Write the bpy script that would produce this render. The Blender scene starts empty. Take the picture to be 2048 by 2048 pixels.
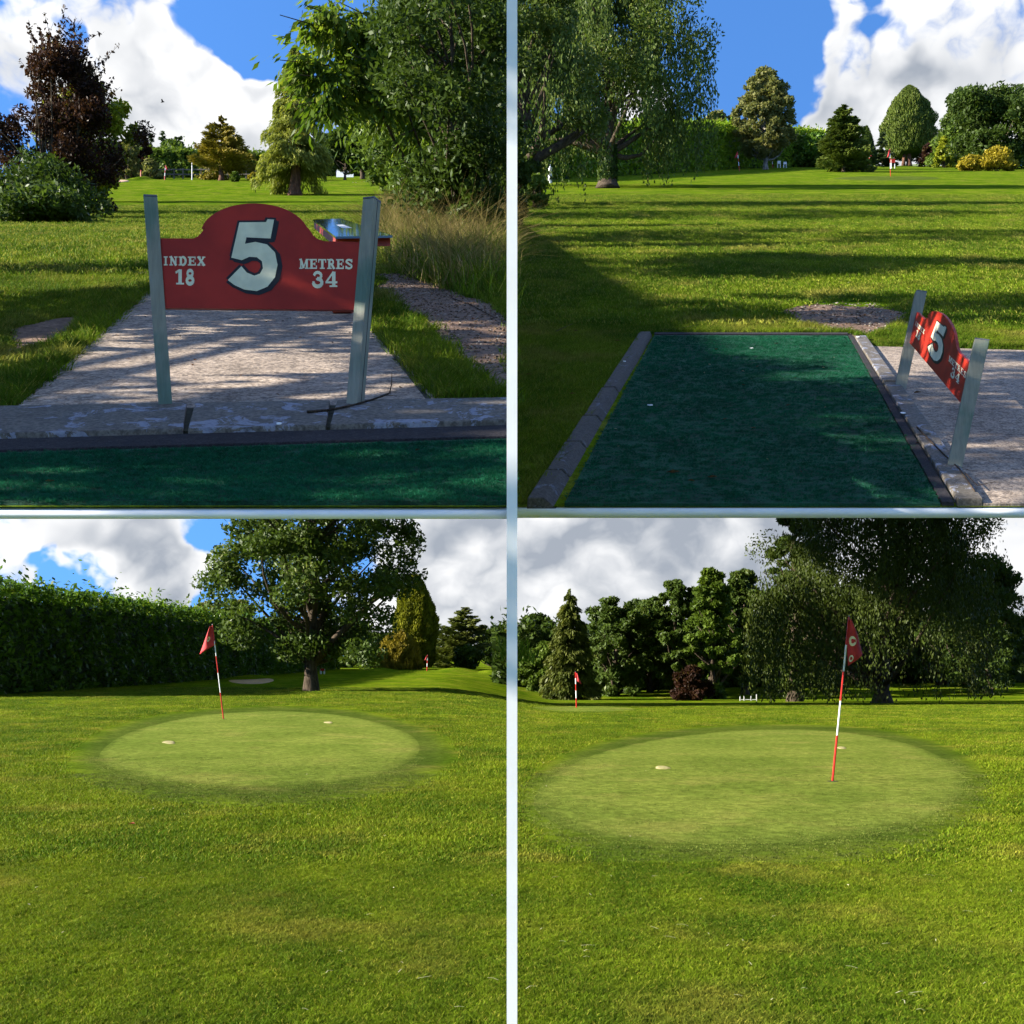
import bpy, math, random
import numpy as np
from mathutils import Vector, Matrix

# ------------------------------------------------------------------ camera, sky, sun, exposure
SC = bpy.context.scene
COL = SC.collection
R = math.radians
W0 = 2048.0
FOC = 40.0
F = W0 * FOC / 36.0            # focal length in photograph pixels
CX, YC = 1024.0, 1330.0        # level camera: its horizon lies at row 1330
E = 1.40                       # eye height above the lower lawn

cam_d = bpy.data.cameras.new('camera'); cam = bpy.data.objects.new('camera', cam_d); COL.objects.link(cam)
cam.location = (0, 0, E); cam.rotation_euler = (R(90), 0, 0)
cam_d.lens = FOC; cam_d.sensor_width = 36.0; cam_d.sensor_fit = 'HORIZONTAL'
cam_d.shift_y = (YC - 1024.0) / W0
cam_d.clip_start = 0.05; cam_d.clip_end = 3000
SC.camera = cam
SC.cycles.max_bounces = 6; SC.cycles.diffuse_bounces = 3; SC.cycles.glossy_bounces = 2; SC.cycles.transmission_bounces = 4; SC.cycles.transparent_max_bounces = 4
SC.cycles.use_adaptive_sampling = True; SC.cycles.adaptive_threshold = 0.02

SUN_AZ, SUN_EL = 99.0, 21.5      # degrees to the left of the view direction, height above the horizon
SUN_STRENGTH = 3.9
SKY_STRENGTH = 0.10
CLOUD = 2.45           # radiance of a sunlit cloud, in the sky texture's units
SC.view_settings.view_transform = 'Standard'
SC.view_settings.look = 'None'
SC.view_settings.exposure = 2.22
SC.view_settings.gamma = 1.0
SC.view_settings.use_curve_mapping = False
sd = Vector((-math.sin(R(SUN_AZ)) * math.cos(R(SUN_EL)), math.cos(R(SUN_AZ)) * math.cos(R(SUN_EL)), math.sin(R(SUN_EL))))
sun_d = bpy.data.lights.new('sun', 'SUN'); sun = bpy.data.objects.new('sun', sun_d); COL.objects.link(sun)
sun_d.energy = SUN_STRENGTH; sun_d.angle = R(0.53); sun_d.color = (1.0, 0.93, 0.80)
sun.rotation_euler = sd.to_track_quat('Z', 'Y').to_euler(); sun.location = (-30, 10, 40)


class NT:
    """small helper for node trees"""
    def __init__(s, tree):
        s.t = tree; tree.nodes.clear()
    def n(s, kind, ins=None, **props):
        nd = s.t.nodes.new(kind)
        for k, v in props.items(): setattr(nd, k, v)
        if ins:
            for k, v in ins.items():
                sock = nd.inputs[k]
                if isinstance(v, bpy.types.NodeSocket): s.t.links.new(v, sock)
                else: sock.default_value = v
        return nd
    def m(s, op, a, b=0.0, c=0.0, clamp=False):
        return s.n('ShaderNodeMath', {0: a, 1: b, 2: c}, operation=op, use_clamp=clamp).outputs[0]
    def vm(s, op, a, b=(0, 0, 0)):
        nd = s.n('ShaderNodeVectorMath', {0: a, 1: b}, operation=op)
        return nd.outputs['Value'] if op in ('DOT_PRODUCT', 'LENGTH') else nd.outputs[0]
    def sc(s, v, k):
        return s.n('ShaderNodeVectorMath', {0: v, 'Scale': k}, operation='SCALE').outputs[0]
    def mix(s, f, a, b):
        nd = s.n('ShaderNodeMix', {0: f, 6: a, 7: b}, data_type='RGBA')
        return nd.outputs[2]
    def ramp(s, v, lo, hi, a=0.0, b=1.0, smooth=True):
        return s.n('ShaderNodeMapRange', {0: v, 1: lo, 2: hi, 3: a, 4: b}, interpolation_type='SMOOTHSTEP' if smooth else 'LINEAR').outputs[0]
    def noise(s, vec, scale, detail=4.0, rough=0.55, dist=0.0):
        return s.n('ShaderNodeTexNoise', {'Vector': vec, 'Scale': scale, 'Detail': detail, 'Roughness': rough, 'Distortion': dist}).outputs[0]


def c4(c): return (c[0], c[1], c[2], 1.0)


def srgb(r, g, b):
    f = lambda v: (v / 255.0) / 12.92 if v <= 10 else (((v / 255.0) + 0.055) / 1.055) ** 2.4
    return (f(r), f(g), f(b))


def pxdir(px, py):
    v = Vector(((px - CX) / F, 1.0, (YC - py) / F)); v.normalize(); return v


def build_world():
    w = bpy.data.worlds.new('World'); SC.world = w; w.use_nodes = True
    k = NT(w.node_tree)
    d = k.n('ShaderNodeTexCoord').outputs['Generated']
    sep = k.n('ShaderNodeSeparateXYZ', {0: d})
    up = k.m('MULTIPLY_ADD', k.m('MAXIMUM', sep.outputs[2], 0.0), 0.62, 0.34)
    v = k.n('ShaderNodeCombineXYZ', {0: sep.outputs[0], 1: sep.outputs[1], 2: up}).outputs[0]
    v = k.vm('NORMALIZE', v)
    sky = k.n('ShaderNodeTexSky', {0: v}, sky_type='NISHITA')
    sky.sun_disc = False; sky.sun_elevation = R(SUN_EL + 14); sky.sun_rotation = R(-SUN_AZ)
    sky.air_density = 1.0; sky.dust_density = 0.15; sky.ozone_density = 2.2; sky.altitude = 50
    # deeper, cleaner blue
    blue = k.mix(1.0, sky.outputs[0], (0.26, 0.455, 0.66, 1)); k.t.nodes[-1].blend_type = 'MULTIPLY'
    # clouds: billowing noise on the direction, gathered into banks
    ds = k.vm('MULTIPLY', d, (1.0, 1.0, 1.30))
    warp = k.n('ShaderNodeTexNoise', {'Vector': ds, 'Scale': 20.0, 'Detail': 2.0}).outputs[1]
    ds = k.vm('ADD', ds, k.sc(k.vm('SUBTRACT', warp, (0.5, 0.5, 0.5)), 0.035))
    n0 = k.noise(ds, 6.0, 2.0, 0.5)
    def billow(vec, scale, det):
        return k.m('ABSOLUTE', k.m('SUBTRACT', k.noise(vec, scale, det, 0.50), 0.5))
    b1 = billow(ds, 13.0, 2.0); b2 = billow(k.vm('ADD', ds, (5, 3, 1)), 34.0, 3.0); b3 = k.noise(ds, 90.0, 5.0, 0.6)
    bil = k.m('ADD', k.m('MULTIPLY', b1, 1.9), k.m('ADD', k.m('MULTIPLY', b2, 1.0), k.m('MULTIPLY', k.m('SUBTRACT', b3, 0.5), 0.30)))
    dens = k.m('ADD', k.m('MULTIPLY', k.m('SUBTRACT', n0, 0.5), 1.5), k.m('SUBTRACT', bil, 0.38))
    wob = k.n('ShaderNodeTexNoise', {'Vector': d, 'Scale': 14.0, 'Detail': 4.0}).outputs[1]
    dwob = k.vm('NORMALIZE', k.vm('ADD', d, k.sc(k.vm('SUBTRACT', wob, (0.5, 0.5, 0.5)), 0.11)))
    blobs = [  # cloud banks and blue gaps: column, row, radius (photograph pixels), weight
        (190, 95, 150, .45), (300, 170, 130, .42), (390, 240, 110, .42), (470, 190, 70, .42), (70, 120, 80, .30), (540, 170, 55, .45), (130, 75, 40, -.5), (215, 260, 50, -.4),
        (330, 320, 150, .45), (480, 300, 110, .5), (660, 205, 45, .5), (450, 85, 95, -1.0), (560, 90, 80, -.9), (640, 150, 70, -.8), (740, 180, 60, -.6), (150, 70, 30, -.5),
        (1690, 190, 110, .55), (1790, 180, 70, .5), (1930, 120, 140, .5), (1900, 250, 110, .4), (1640, 55, 65, .38), (1700, 290, 130, .40), (1745, 250, 40, -.3),
        (1460, 150, 120, -.9), (1560, 120, 70, -.6), (1740, 90, 55, -.7), (1430, 250, 40, .5),
        (120, 1075, 150, .6), (290, 1065, 110, .5), (270, 1175, 80, .75), (350, 1200, 75, .7), (950, 1090, 190, .7), (900, 1190, 120, .5),
        (160, 1150, 60, -.5), (440, 1130, 110, -1.0), (170, 1170, 70, -.7), (520, 1180, 60, -.6), (960, 1240, 40, -.6), (420, 1250, 50, -.3),
        (1150, 1110, 230, .8), (1350, 1140, 230, .8), (1500, 1090, 200, .7), (1800, 1100, 250, .7), (1100, 1260, 150, .7), (1410, 1070, 26, -.7), (1320, 1138, 20, -.7)]
    for (px, py, r, wt) in blobs:
        b = pxdir(px, py)
        dot = k.vm('DOT_PRODUCT', dwob, tuple(b))
        ang = r / F
        msk = k.ramp(dot, math.cos(ang * 1.5), math.cos(ang * 0.3))
        dens = k.m("MULTIPLY_ADD", msk, wt * 0.80, dens)
    dens = k.m("ADD", dens, 0.14)
    cov = k.m('POWER', k.ramp(dens, -0.06, 0.34), 0.8)
    # light on the clouds: bright billowing crowns, soft grey hollows and bases
    up_ = k.vm('ADD', ds, (-0.012, 0.0, 0.035))
    lit = k.m('ADD', k.m('MULTIPLY', k.m('SUBTRACT', n0, k.noise(up_, 6.0, 2.0, 0.5)), 2.2), k.m('MULTIPLY', k.m('SUBTRACT', b1, billow(up_, 13.0, 2.0)), 0.8))
    thick = k.ramp(dens, 0.15, 1.0)
    lum = k.m('ADD', k.m('SUBTRACT', 1.0, k.m('MULTIPLY', thick, 0.50)), k.m('ADD', k.m('MULTIPLY', lit, 1.5), k.m('MULTIPLY', k.m('SUBTRACT', bil, 0.3), 0.75)))
    lum = k.m('MINIMUM', k.m('MAXIMUM', lum, 0.12), 1.0)
    grey = k.mix(lum, (0.27, 0.315, 0.39, 1), (1.0, 1.0, 1.0, 1))
    cl = k.sc(grey, CLOUD)
    col = k.mix(cov, blue, cl)
    bg = k.n('ShaderNodeBackground', {0: col, 1: SKY_STRENGTH})
    k.n('ShaderNodeOutputWorld', {0: bg.outputs[0]})
    w.cycles.sampling_method = 'MANUAL'; w.cycles.sample_map_resolution = 256
build_world()

# ------------------------------------------------------------------ ground levels
# Each lawn is described by the row at which it shows at a given distance; between the entries it is a plane.
TAB = {
    'UL': [(2.9, 1055.8), (10, 544.9), (14, 487), (30, 438), (75, 391), (112, 360), (190, 345)],
    'UR': [(5.8, 1091.7), (18, 554.5), (30, 452), (40, 414), (70, 376.5), (120, 346), (140, 338), (190, 331)],
    'LL': [(4.0, 2099.2), (40, 1382.4), (91, 1337.7), (200, 1322), (900, 1318)],
    'LR': [(4.0, 2099.2), (14, 1530.3), (21, 1462), (40, 1411), (57, 1399), (85, 1348), (200, 1322), (900, 1318)],
}


def row_at(p, d):
    t = TAB[p]; q = 1.0 / np.asarray(d, float)
    return np.interp(q, [1 / a for a, b in t][::-1], [b for a, b in t][::-1])


def zg(p, d):
    d = np.asarray(d, float); d0 = TAB[p][0][0]
    dd = np.maximum(d, d0)
    z = E + dd * (YC - row_at(p, dd)) / F
    s = {'UL': .4367, 'UR': .453, 'LL': .012, 'LR': .012}[p]
    return np.where(d < d0, z - s * (d0 - d), z)


_DD = np.exp(np.linspace(math.log(2.9), math.log(900), 6000))
def d_at(p, py):
    r = row_at(p, _DD)
    return float(np.interp(-py, -r, _DD))


def sstep(a, b, x):
    t = np.clip((np.asarray(x, float) - a) / (b - a), 0, 1); return t * t * (3 - 2 * t)


def zlow(x, d):
    w = sstep(-.07, .045, np.asarray(x, float) / np.maximum(np.abs(d), 2.0))
    return zg('LL', d) * (1 - w) + zg('LR', d) * w


def zup(x, d):
    a, b = zg('UL', d), zg('UR', d)
    w = np.where(np.asarray(x) >= 0, 1.0, 0.0)
    far = sstep(55, 100, d)                      # the two upper lawns run into each other far up the slope
    soft = sstep(-.05, .05, np.asarray(x, float) / np.maximum(d, 1.0))
    return a * (1 - w * (1 - far) - soft * far) + b * (w * (1 - far) + soft * far)


def ground(p, x, d):
    return zup(x, d) if p[0] == 'U' else zlow(x, d)


def G(p, px, py, lift=0.0):
    """point of lawn p seen at a pixel"""
    d = d_at(p, py); x = (px - CX) / F * d
    return np.array([x, d, float(zg(p, d)) + lift])


def P(px, py, d):
    return np.array([(px - CX) / F * d, d, E + (YC - py) / F * d])


# ------------------------------------------------------------------ object helpers
def obj(name, me, parent=None, mat=None, loc=None):
    o = bpy.data.objects.new(name, me); COL.objects.link(o)
    if parent is not None: o.parent = parent
    if mat is not None and me is not None and not me.materials: me.materials.append(mat)
    if loc is not None: o.location = loc
    return o


def tag(o, label=None, cat=None, group=None, kind=None):
    for k_, v_ in (('label', label), ('category', cat), ('group', group), ('kind', kind)):
        if v_: o[k_] = v_
    return o


def thing(name, label, cat, loc, group=None, rz=0.0):
    o = bpy.data.objects.new(name, None); COL.objects.link(o)
    o.location = tuple(float(v) for v in loc); o.rotation_euler = (0, 0, rz); o.empty_display_size = 0.2
    return tag(o, label, cat, group)


class MB:
    def __init__(s): s.v = []; s.f = []
    def add(s, vs, fs):
        b = len(s.v); s.v += [tuple(float(c) for c in v) for v in vs]; s.f += [tuple(b + i for i in f) for f in fs]
        return s
    def box(s, c, size, rot=None):
        hx, hy, hz = size[0] / 2, size[1] / 2, size[2] / 2
        vs = [Vector((sx * hx, sy * hy, sz * hz)) for sx in (-1, 1) for sy in (-1, 1) for sz in (-1, 1)]
        if rot is not None: vs = [rot @ v for v in vs]
        vs = [v + Vector(c) for v in vs]
        return s.add(vs, [(0, 1, 3, 2), (4, 6, 7, 5), (0, 4, 5, 1), (2, 3, 7, 6), (0, 2, 6, 4), (1, 5, 7, 3)])
    def hexa(s, lo, hi):
        """solid between two rings of points"""
        n = len(lo)
        return s.add(list(lo) + list(hi), [tuple(range(n))[::-1], tuple(range(n, 2 * n))] + [(i, (i + 1) % n, n + (i + 1) % n, n + i) for i in range(n)])
    def tube(s, pts, rad, n=6, cap=True):
        pts = [Vector(p) for p in pts]; rings = []
        for i, p in enumerate(pts):
            t = (pts[min(i + 1, len(pts) - 1)] - pts[max(i - 1, 0)]).normalized()
            a = t.orthogonal().normalized() if i == 0 else (a - t * a.dot(t)).normalized()
            b = t.cross(a); r = rad[i] if hasattr(rad, '__len__') else rad
            rings.append([p + (a * math.cos(q) + b * math.sin(q)) * r for q in [2 * math.pi * j / n for j in range(n)]])
        vs = [v for r_ in rings for v in r_]; fs = []
        for i in range(len(rings) - 1):
            for j in range(n): fs.append((i * n + j, i * n + (j + 1) % n, (i + 1) * n + (j + 1) % n, (i + 1) * n + j))
        if cap: fs += [tuple(range(n))[::-1], tuple((len(rings) - 1) * n + j for j in range(n))]
        return s.add(vs, fs)
    def mesh(s, name, smooth=False):
        me = bpy.data.meshes.new(name); me.from_pydata(s.v, [], s.f); me.update()
        if smooth: me.polygons.foreach_set('use_smooth', [True] * len(me.polygons))
        return me
    def build(s, name, mat, parent=None, loc=None, smooth=False, bevel=0.0):
        o = obj(name, s.mesh(name, smooth), parent, mat, loc)
        if bevel:
            bv = o.modifiers.new('bevel', 'BEVEL'); bv.width = bevel; bv.segments = 2; bv.limit_method = 'ANGLE'
        return o


def grid_mesh(name, X, Y, Z, smooth=True):
    n, m = X.shape
    me = bpy.data.meshes.new(name)
    co = np.stack([X, Y, Z], -1).reshape(-1, 3)
    i = np.arange((n - 1) * (m - 1)); a = (i // (m - 1)) * m + i % (m - 1)
    quads = np.stack([a, a + 1, a + m + 1, a + m], 1)
    return np_mesh(name, co, quads, smooth)


def np_mesh(name, co, quads, smooth=False, rnd=None):
    me = bpy.data.meshes.new(name); nv, nf, k_ = len(co), len(quads), quads.shape[1]
    me.vertices.add(nv); me.vertices.foreach_set('co', np.ascontiguousarray(co, np.float32).ravel())
    me.loops.add(nf * k_); me.loops.foreach_set('vertex_index', np.ascontiguousarray(quads, np.int32).ravel())
    me.polygons.add(nf); me.polygons.foreach_set('loop_start', np.arange(0, nf * k_, k_, dtype=np.int32))
    if smooth: me.polygons.foreach_set('use_smooth', np.ones(nf, bool))
    if rnd is not None:
        at = me.attributes.new('rnd', 'FLOAT', 'FACE'); at.data.foreach_set('value', np.ascontiguousarray(rnd, np.float32))
    me.update(calc_edges=True); me.validate()
    return me


# ------------------------------------------------------------------ materials
def newmat(name):
    m = bpy.data.materials.new(name); m.use_nodes = True
    return m, NT(m.node_tree)


def finish(k, col, rough=0.8, bump=None, bdist=0.01, bstr=0.6, spec=0.3, metal=0.0, **extra):
    ins = {'Base Color': col, 'Roughness': rough, 'Specular IOR Level': spec, 'Metallic': metal}
    ins.update(extra)
    b = k.n('ShaderNodeBsdfPrincipled', ins)
    if bump is not None:
        bp = k.n('ShaderNodeBump', {'Height': bump, 'Distance': bdist, 'Strength': bstr})
        k.t.links.new(bp.outputs[0], b.inputs['Normal'])
    k.n('ShaderNodeOutputMaterial', {0: b.outputs[0]})


def plain(name, col, rough=0.6, var=0.12, scale=18.0, spec=0.3, metal=0.0, bstr=0.15, **extra):
    m, k = newmat(name)
    p = k.n('ShaderNodeNewGeometry').outputs['Position']
    n = k.noise(p, scale, 5, 0.6)
    dark = tuple(max(0, c * (1 - 2.2 * var)) for c in col); lite = tuple(min(1, c * (1 + 1.6 * var)) for c in col)
    cc = k.mix(k.ramp(n, 0.3, 0.7), c4(dark), c4(lite))
    finish(k, cc, rough, n, 0.004, bstr, spec, metal, **extra)
    return m


LAWN = {}
def lawn_colour(k, p, dark, lite, dry, dryness=0.45):
    a = k.noise(p, 0.55, 2, 0.6); b = k.noise(p, 2.3, 2, 0.6); c = k.noise(k.vm('ADD', p, (31, 7, 3)), 0.9, 3, 0.65)
    base = k.mix(k.ramp(k.m('ADD', k.m('MULTIPLY', a, .6), k.m('MULTIPLY', b, .4)), .36, .64), c4(dark), c4(lite))
    return k.mix(k.m('MULTIPLY', k.ramp(c, .50, .74), dryness), base, c4(dry))


def lawn(name, dark, lite, dry, dryness, speck=1.0, fine=70.0, into=None, feather=.82):
    m, k = newmat(name)
    p = k.n('ShaderNodeNewGeometry').outputs['Position']
    col = lawn_colour(k, p, dark, lite, dry, dryness)
    if into is not None:        # worn, uneven mowing line at the rim
        e = k.n('ShaderNodeAttribute', attribute_name='edge').outputs['Fac']
        e = k.m('ADD', e, k.m('MULTIPLY', k.m('SUBTRACT', k.noise(p, 1.6, 4, .6), .5), .10))
        col = k.mix(k.ramp(e, feather, 1.0), col, lawn_colour(k, p, *into))
    s1 = k.noise(p, fine, 3, 0.7); s2 = k.noise(p, fine * 3.3, 2, 0.6)
    s3 = k.noise(p, 11.0, 4, .72)
    sp = k.m('ADD', k.m('MULTIPLY', s1, .6), k.m('MULTIPLY', s2, .4))
    f = k.ramp(sp, .34, .66, 1.0 - .45 * speck, 1.0 + .35 * speck)
    f = k.m('MULTIPLY', f, k.ramp(s3, .32, .68, .70, 1.28))
    col = k.sc(col, f)
    finish(k, col, 0.95, sp, 0.02, 0.8 * speck, 0.0)
    return m


GD, GL, GY = (.060, .112, .005), (.135, .188, .008), (.27, .235, .035)
UD, UL_, UY = (.052, .102, .005), (.118, .172, .008), (.25, .205, .045)
FD, FL, FY = (.052, .082, .012), (.085, .115, .018), (.15, .14, .04)
M_ROUGH = lawn('lawn_grass', GD, GL, GY, .55)
M_FRINGE = lawn('fringe_grass', FD, FL, FY, .5, .7, 120, (GD, GL, GY, .55), .80)
M_GREEN = lawn('green_grass', (.118, .160, .026), (.168, .205, .038), (.24, .225, .06), .5, .55, 200, (FD, FL, FY, .5), .88)
M_UP = lawn('meadow_grass', UD, UL_, UY, .6)


def blade_mat(name, dark, lite, dry, dryness, tip=1.35, trans=0.35):
    m, k = newmat(name)
    g = k.n('ShaderNodeNewGeometry'); p = g.outputs['Position']
    col = lawn_colour(k, p, dark, lite, dry, dryness)
    rnd = k.n('ShaderNodeObjectInfo').outputs['Random']
    isl = g.outputs['Random Per Island']
    col = k.mix(k.ramp(isl, .88, 1.0), col, c4(dry))
    col = k.sc(col, k.m('MULTIPLY', k.ramp(rnd, 0, 1, .75, 1.3, False), k.ramp(isl, 0, 1, .7, 1.35, False)))
    df = k.n('ShaderNodeBsdfPrincipled', {'Base Color': col, 'Roughness': .6, 'Specular IOR Level': .06})
    tr = k.n('ShaderNodeBsdfTranslucent', {0: col})
    mx = k.n('ShaderNodeMixShader', {0: trans, 1: df.outputs[0], 2: tr.outputs[0]})
    k.n('ShaderNodeOutputMaterial', {0: mx.outputs[0]})
    return m


M_BLADE = blade_mat('grass_blade', GD, GL, GY, .55)
M_BLADE_UP = blade_mat('meadow_blade', UD, UL_, UY, .6)
M_BLADE_FRINGE = blade_mat('fringe_blade', FD, FL, FY, .5)
M_BLADE_GREEN = blade_mat('green_blade', (.100, .140, .022), (.150, .190, .032), (.24, .225, .06), .5)
M_STRAW = blade_mat('dry_grass_blade', (.16, .135, .04), (.28, .215, .08), (.42, .30, .15), .9)
M_TURF = blade_mat('turf_fibre', (.004, .062, .027), (.009, .105, .046), (.02, .115, .055), .3)


def leaf_mat(name, dark, lite, tint=None, trans=0.30, gloss=0.30, rough=0.45):
    m, k = newmat(name); gloss *= .3
    dark, lite, tint = [None if c is None else (c[0] * 1.45, c[1] * 1.32, c[2] * .95) for c in (dark, lite, tint)]
    g = k.n('ShaderNodeNewGeometry'); p = g.outputs['Position']
    r = k.n('ShaderNodeAttribute', attribute_name='rnd').outputs['Fac']
    cl = k.noise(p, 0.8, 1, 0.6)
    f = k.m('ADD', k.m('MULTIPLY', r, .6), k.m('MULTIPLY', k.ramp(cl, .3, .7), .4))
    col = k.mix(f, c4(dark), c4(lite))
    if tint is not None: col = k.mix(k.ramp(r, .86, .96), col, c4(tint))
    df = k.n('ShaderNodeBsdfPrincipled', {'Base Color': col, 'Roughness': rough, 'Specular IOR Level': gloss})
    tc = k.n('ShaderNodeVectorMath', {0: col, 1: (1.25, 1.3, .7)}, operation='MULTIPLY').outputs[0]
    tr = k.n('ShaderNodeBsdfTranslucent', {0: tc})
    mx = k.n('ShaderNodeMixShader', {0: trans, 1: df.outputs[0], 2: tr.outputs[0]})
    k.n('ShaderNodeOutputMaterial', {0: mx.outputs[0]})
    return m


L_OAK = leaf_mat('oak_leaf', (.022, .045, .010), (.060, .095, .026), (.13, .16, .08), gloss=.5)
L_BIRCH = leaf_mat('birch_leaf', (.026, .050, .012), (.075, .110, .030), (.15, .17, .06))
L_ASH = leaf_mat('ash_leaf', (.028, .060, .008), (.085, .135, .016), (.15, .19, .03), trans=.42)
L_SHADEBIRCH = leaf_mat('shaded_birch_leaf', (.015, .027, .007), (.045, .064, .016), (.09, .115, .03), trans=.3)  # birch leaf darkened: the backlit shade is put into its colour
L_DARK = leaf_mat('dark_leaf', (.014, .030, .007), (.040, .068, .016))
L_MID = leaf_mat('mid_leaf', (.030, .060, .010), (.080, .125, .026))
L_LAUREL = leaf_mat('laurel_leaf', (.022, .058, .008), (.075, .145, .018), (.15, .21, .03), gloss=.5, rough=.35)
L_LAUREL_SUNLIT = leaf_mat('sunlit_laurel_leaf', (.045, .105, .010), (.150, .235, .022), (.24, .30, .04))  # brighter laurel copy: the sunlit look is put into the leaf colour
L_GOLD = leaf_mat('golden_leaf', (.085, .085, .010), (.25, .21, .025), (.34, .29, .05))
L_GOLDCON = leaf_mat('golden_needle', (.060, .062, .010), (.185, .155, .028), (.26, .21, .05), trans=.18)
L_CYP = leaf_mat('cypress_spray', (.045, .062, .009), (.145, .158, .018), (.22, .22, .03), trans=.25)
L_SPRUCE = leaf_mat('spruce_needle', (.024, .040, .010), (.080, .098, .028), (.15, .15, .05), trans=.18)
L_WEEPCON = leaf_mat('weeping_needle', (.060, .085, .016), (.190, .215, .055), (.27, .28, .08), trans=.3)
L_PURPLE = leaf_mat('purple_leaf', (.010, .006, .006), (.036, .017, .015), (.055, .045, .018))
L_GREY = leaf_mat('grey_leaf', (.060, .075, .028), (.135, .145, .065), (.22, .20, .11))
L_BLUE = leaf_mat('blue_green_needle', (.022, .042, .022), (.055, .080, .045))
L_YEL = leaf_mat('yellow_green_leaf', (.060, .090, .008), (.165, .190, .016), (.26, .25, .03))
L_YEW = leaf_mat('yew_spray', (.028, .052, .010), (.080, .110, .026), (.12, .14, .05), trans=.15)


def bark_mat(name, a, b, scale=9.0):
    m, k = newmat(name)
    p = k.n('ShaderNodeNewGeometry').outputs['Position']
    n = k.noise(k.vm('MULTIPLY', p, (1, 1, .3)), scale, 8, .7, 1.0)
    col = k.mix(k.ramp(n, .35, .65), c4(a), c4(b))
    finish(k, col, .9, n, .05, .9, .1)
    return m
BARK = bark_mat('bark', (.030, .022, .015), (.095, .072, .050))
BARK_RED = bark_mat('reddish_bark', (.055, .026, .016), (.16, .085, .055))
BARK_PALE = bark_mat('birch_bark', (.05, .045, .038), (.26, .24, .20), 5.0)


def speckled(name, base, dark, light, scale=150.0, bstr=.7, patch=None):
    m, k = newmat(name)
    p = k.n('ShaderNodeNewGeometry').outputs['Position']
    a = k.noise(p, scale, 3, .7); b = k.noise(p, scale * .3, 4, .65); c = k.noise(p, 2.2, 5, .65)
    v = k.n('ShaderNodeTexVoronoi', {'Vector': p, 'Scale': scale * .6}).outputs['Distance']
    h = k.m('ADD', k.m('MULTIPLY', a, .6), k.m('MULTIPLY', b, .4))
    col = k.mix(k.ramp(h, .40, .56), c4(dark), c4(base))
    col = k.mix(k.ramp(h, .56, .68), col, c4(light))
    col = k.sc(col, k.ramp(c, .3, .7, .78, 1.12))
    if patch is not None:
        col = k.mix(k.m('MULTIPLY', k.ramp(k.noise(p, 5.0, 6, .7), .54, .60), .8), col, c4(patch))
    finish(k, col, .9, k.m('ADD', h, k.m('MULTIPLY', v, -.3)), .006, bstr, .2)
    return m
M_PAD = speckled('exposed_aggregate', (.345, .275, .215), (.125, .098, .078), (.56, .47, .38), 58, 1.0)
M_DIRT = speckled('bare_earth', (.19, .120, .080), (.080, .050, .034), (.31, .215, .15), 45, 1.0)
M_SAND = speckled('bunker_sand', (.52, .33, .22), (.42, .26, .17), (.62, .42, .29), 30, .6)
M_DIVOT = speckled('divot_sand', (.40, .33, .17), (.24, .24, .09), (.54, .44, .26), 26, .6)


def kerb_mat(name='kerb_concrete', tone=1.0, paint_from=.555):
    m, k = newmat(name)
    p = k.n('ShaderNodeNewGeometry').outputs['Position']
    g = k.noise(p, 55, 5, .7); b = k.noise(p, 6.0, 8, .72, .8); s = k.noise(k.vm('ADD', p, (9, 4, 1)), 3.4, 6, .7)
    con = k.mix(k.ramp(g, .35, .65), (.060, .050, .040, 1), (.160, .140, .115, 1))
    con = k.mix(k.m('MULTIPLY', k.ramp(s, .5, .7), .7), con, (.055, .048, .036, 1))
    paint = k.mix(k.ramp(g, .4, .6), (.17, .178, .22, 1), (.24, .245, .28, 1))
    pm = k.ramp(b, paint_from, paint_from + .01)
    col = k.sc(k.mix(pm, con, paint), tone)
    finish(k, col, .75, k.m('ADD', k.m('MULTIPLY', g, .4), k.m('MULTIPLY', pm, .5)), .004, .7, .3)
    return m
M_KERB = kerb_mat()
M_KERB_SHADED = kerb_mat('shaded_kerb_concrete', .55, .60)  # kerb mix with less paint, its shade darkened into the colour
M_RUBBER = speckled('rubber_edging', (.034, .030, .032), (.016, .014, .016), (.075, .066, .064), 130, .8)
M_MORTAR = plain('mossy_joint', (.030, .030, .016), .95, .3, 40)


def turf_mat():
    m, k = newmat('tee_turf')
    p = k.n('ShaderNodeNewGeometry').outputs['Position']
    a = k.noise(p, 170, 3, .75, .6); b = k.noise(p, 4.0, 5, .65); c = k.noise(p, 45, 4, .7)
    col = k.mix(k.ramp(k.m('ADD', k.m('MULTIPLY', a, .65), k.m('MULTIPLY', c, .35)), .38, .64), (.0020, .034, .016, 1), (.008, .105, .047, 1))
    col = k.sc(col, k.ramp(b, .3, .7, .62, 1.30))
    col = k.mix(k.ramp(k.noise(p, 95, 2, .5), .745, .77), col, (.20, .21, .13, 1))
    finish(k, col, .8, k.m('ADD', a, c), .012, 1.0, .25)
    return m
M_MAT = turf_mat()
M_WHITE = plain('white_paint', (.80, .80, .79), .55, .03, 3.0, bstr=.05)
M_SIGNRED = plain('sign_red', (.33, .020, .010), .5, .10, 5.0, spec=.2, bstr=.03)
M_TABLERED = plain('table_red', (.34, .045, .025), .5, .15, 10.0)
M_LETTER = plain('letter_cream', (.66, .63, .46), .5, .06, 12.0, bstr=.02)
M_BLACK = plain('black_paint', (.006, .006, .007), .5, .05, 8.0, bstr=.02)
M_CAP = plain('post_cap', (.10, .10, .13), .4, .1, 20)
M_STICK = bark_mat('stick_bark', (.045, .030, .022), (.12, .085, .06), 40)
M_FLAG = plain('flag_red', (.44, .030, .034), .7, .12, 9.0, bstr=.1)
M_POLERED = plain('pole_red', (.42, .022, .014), .35, .08, 10)
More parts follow.
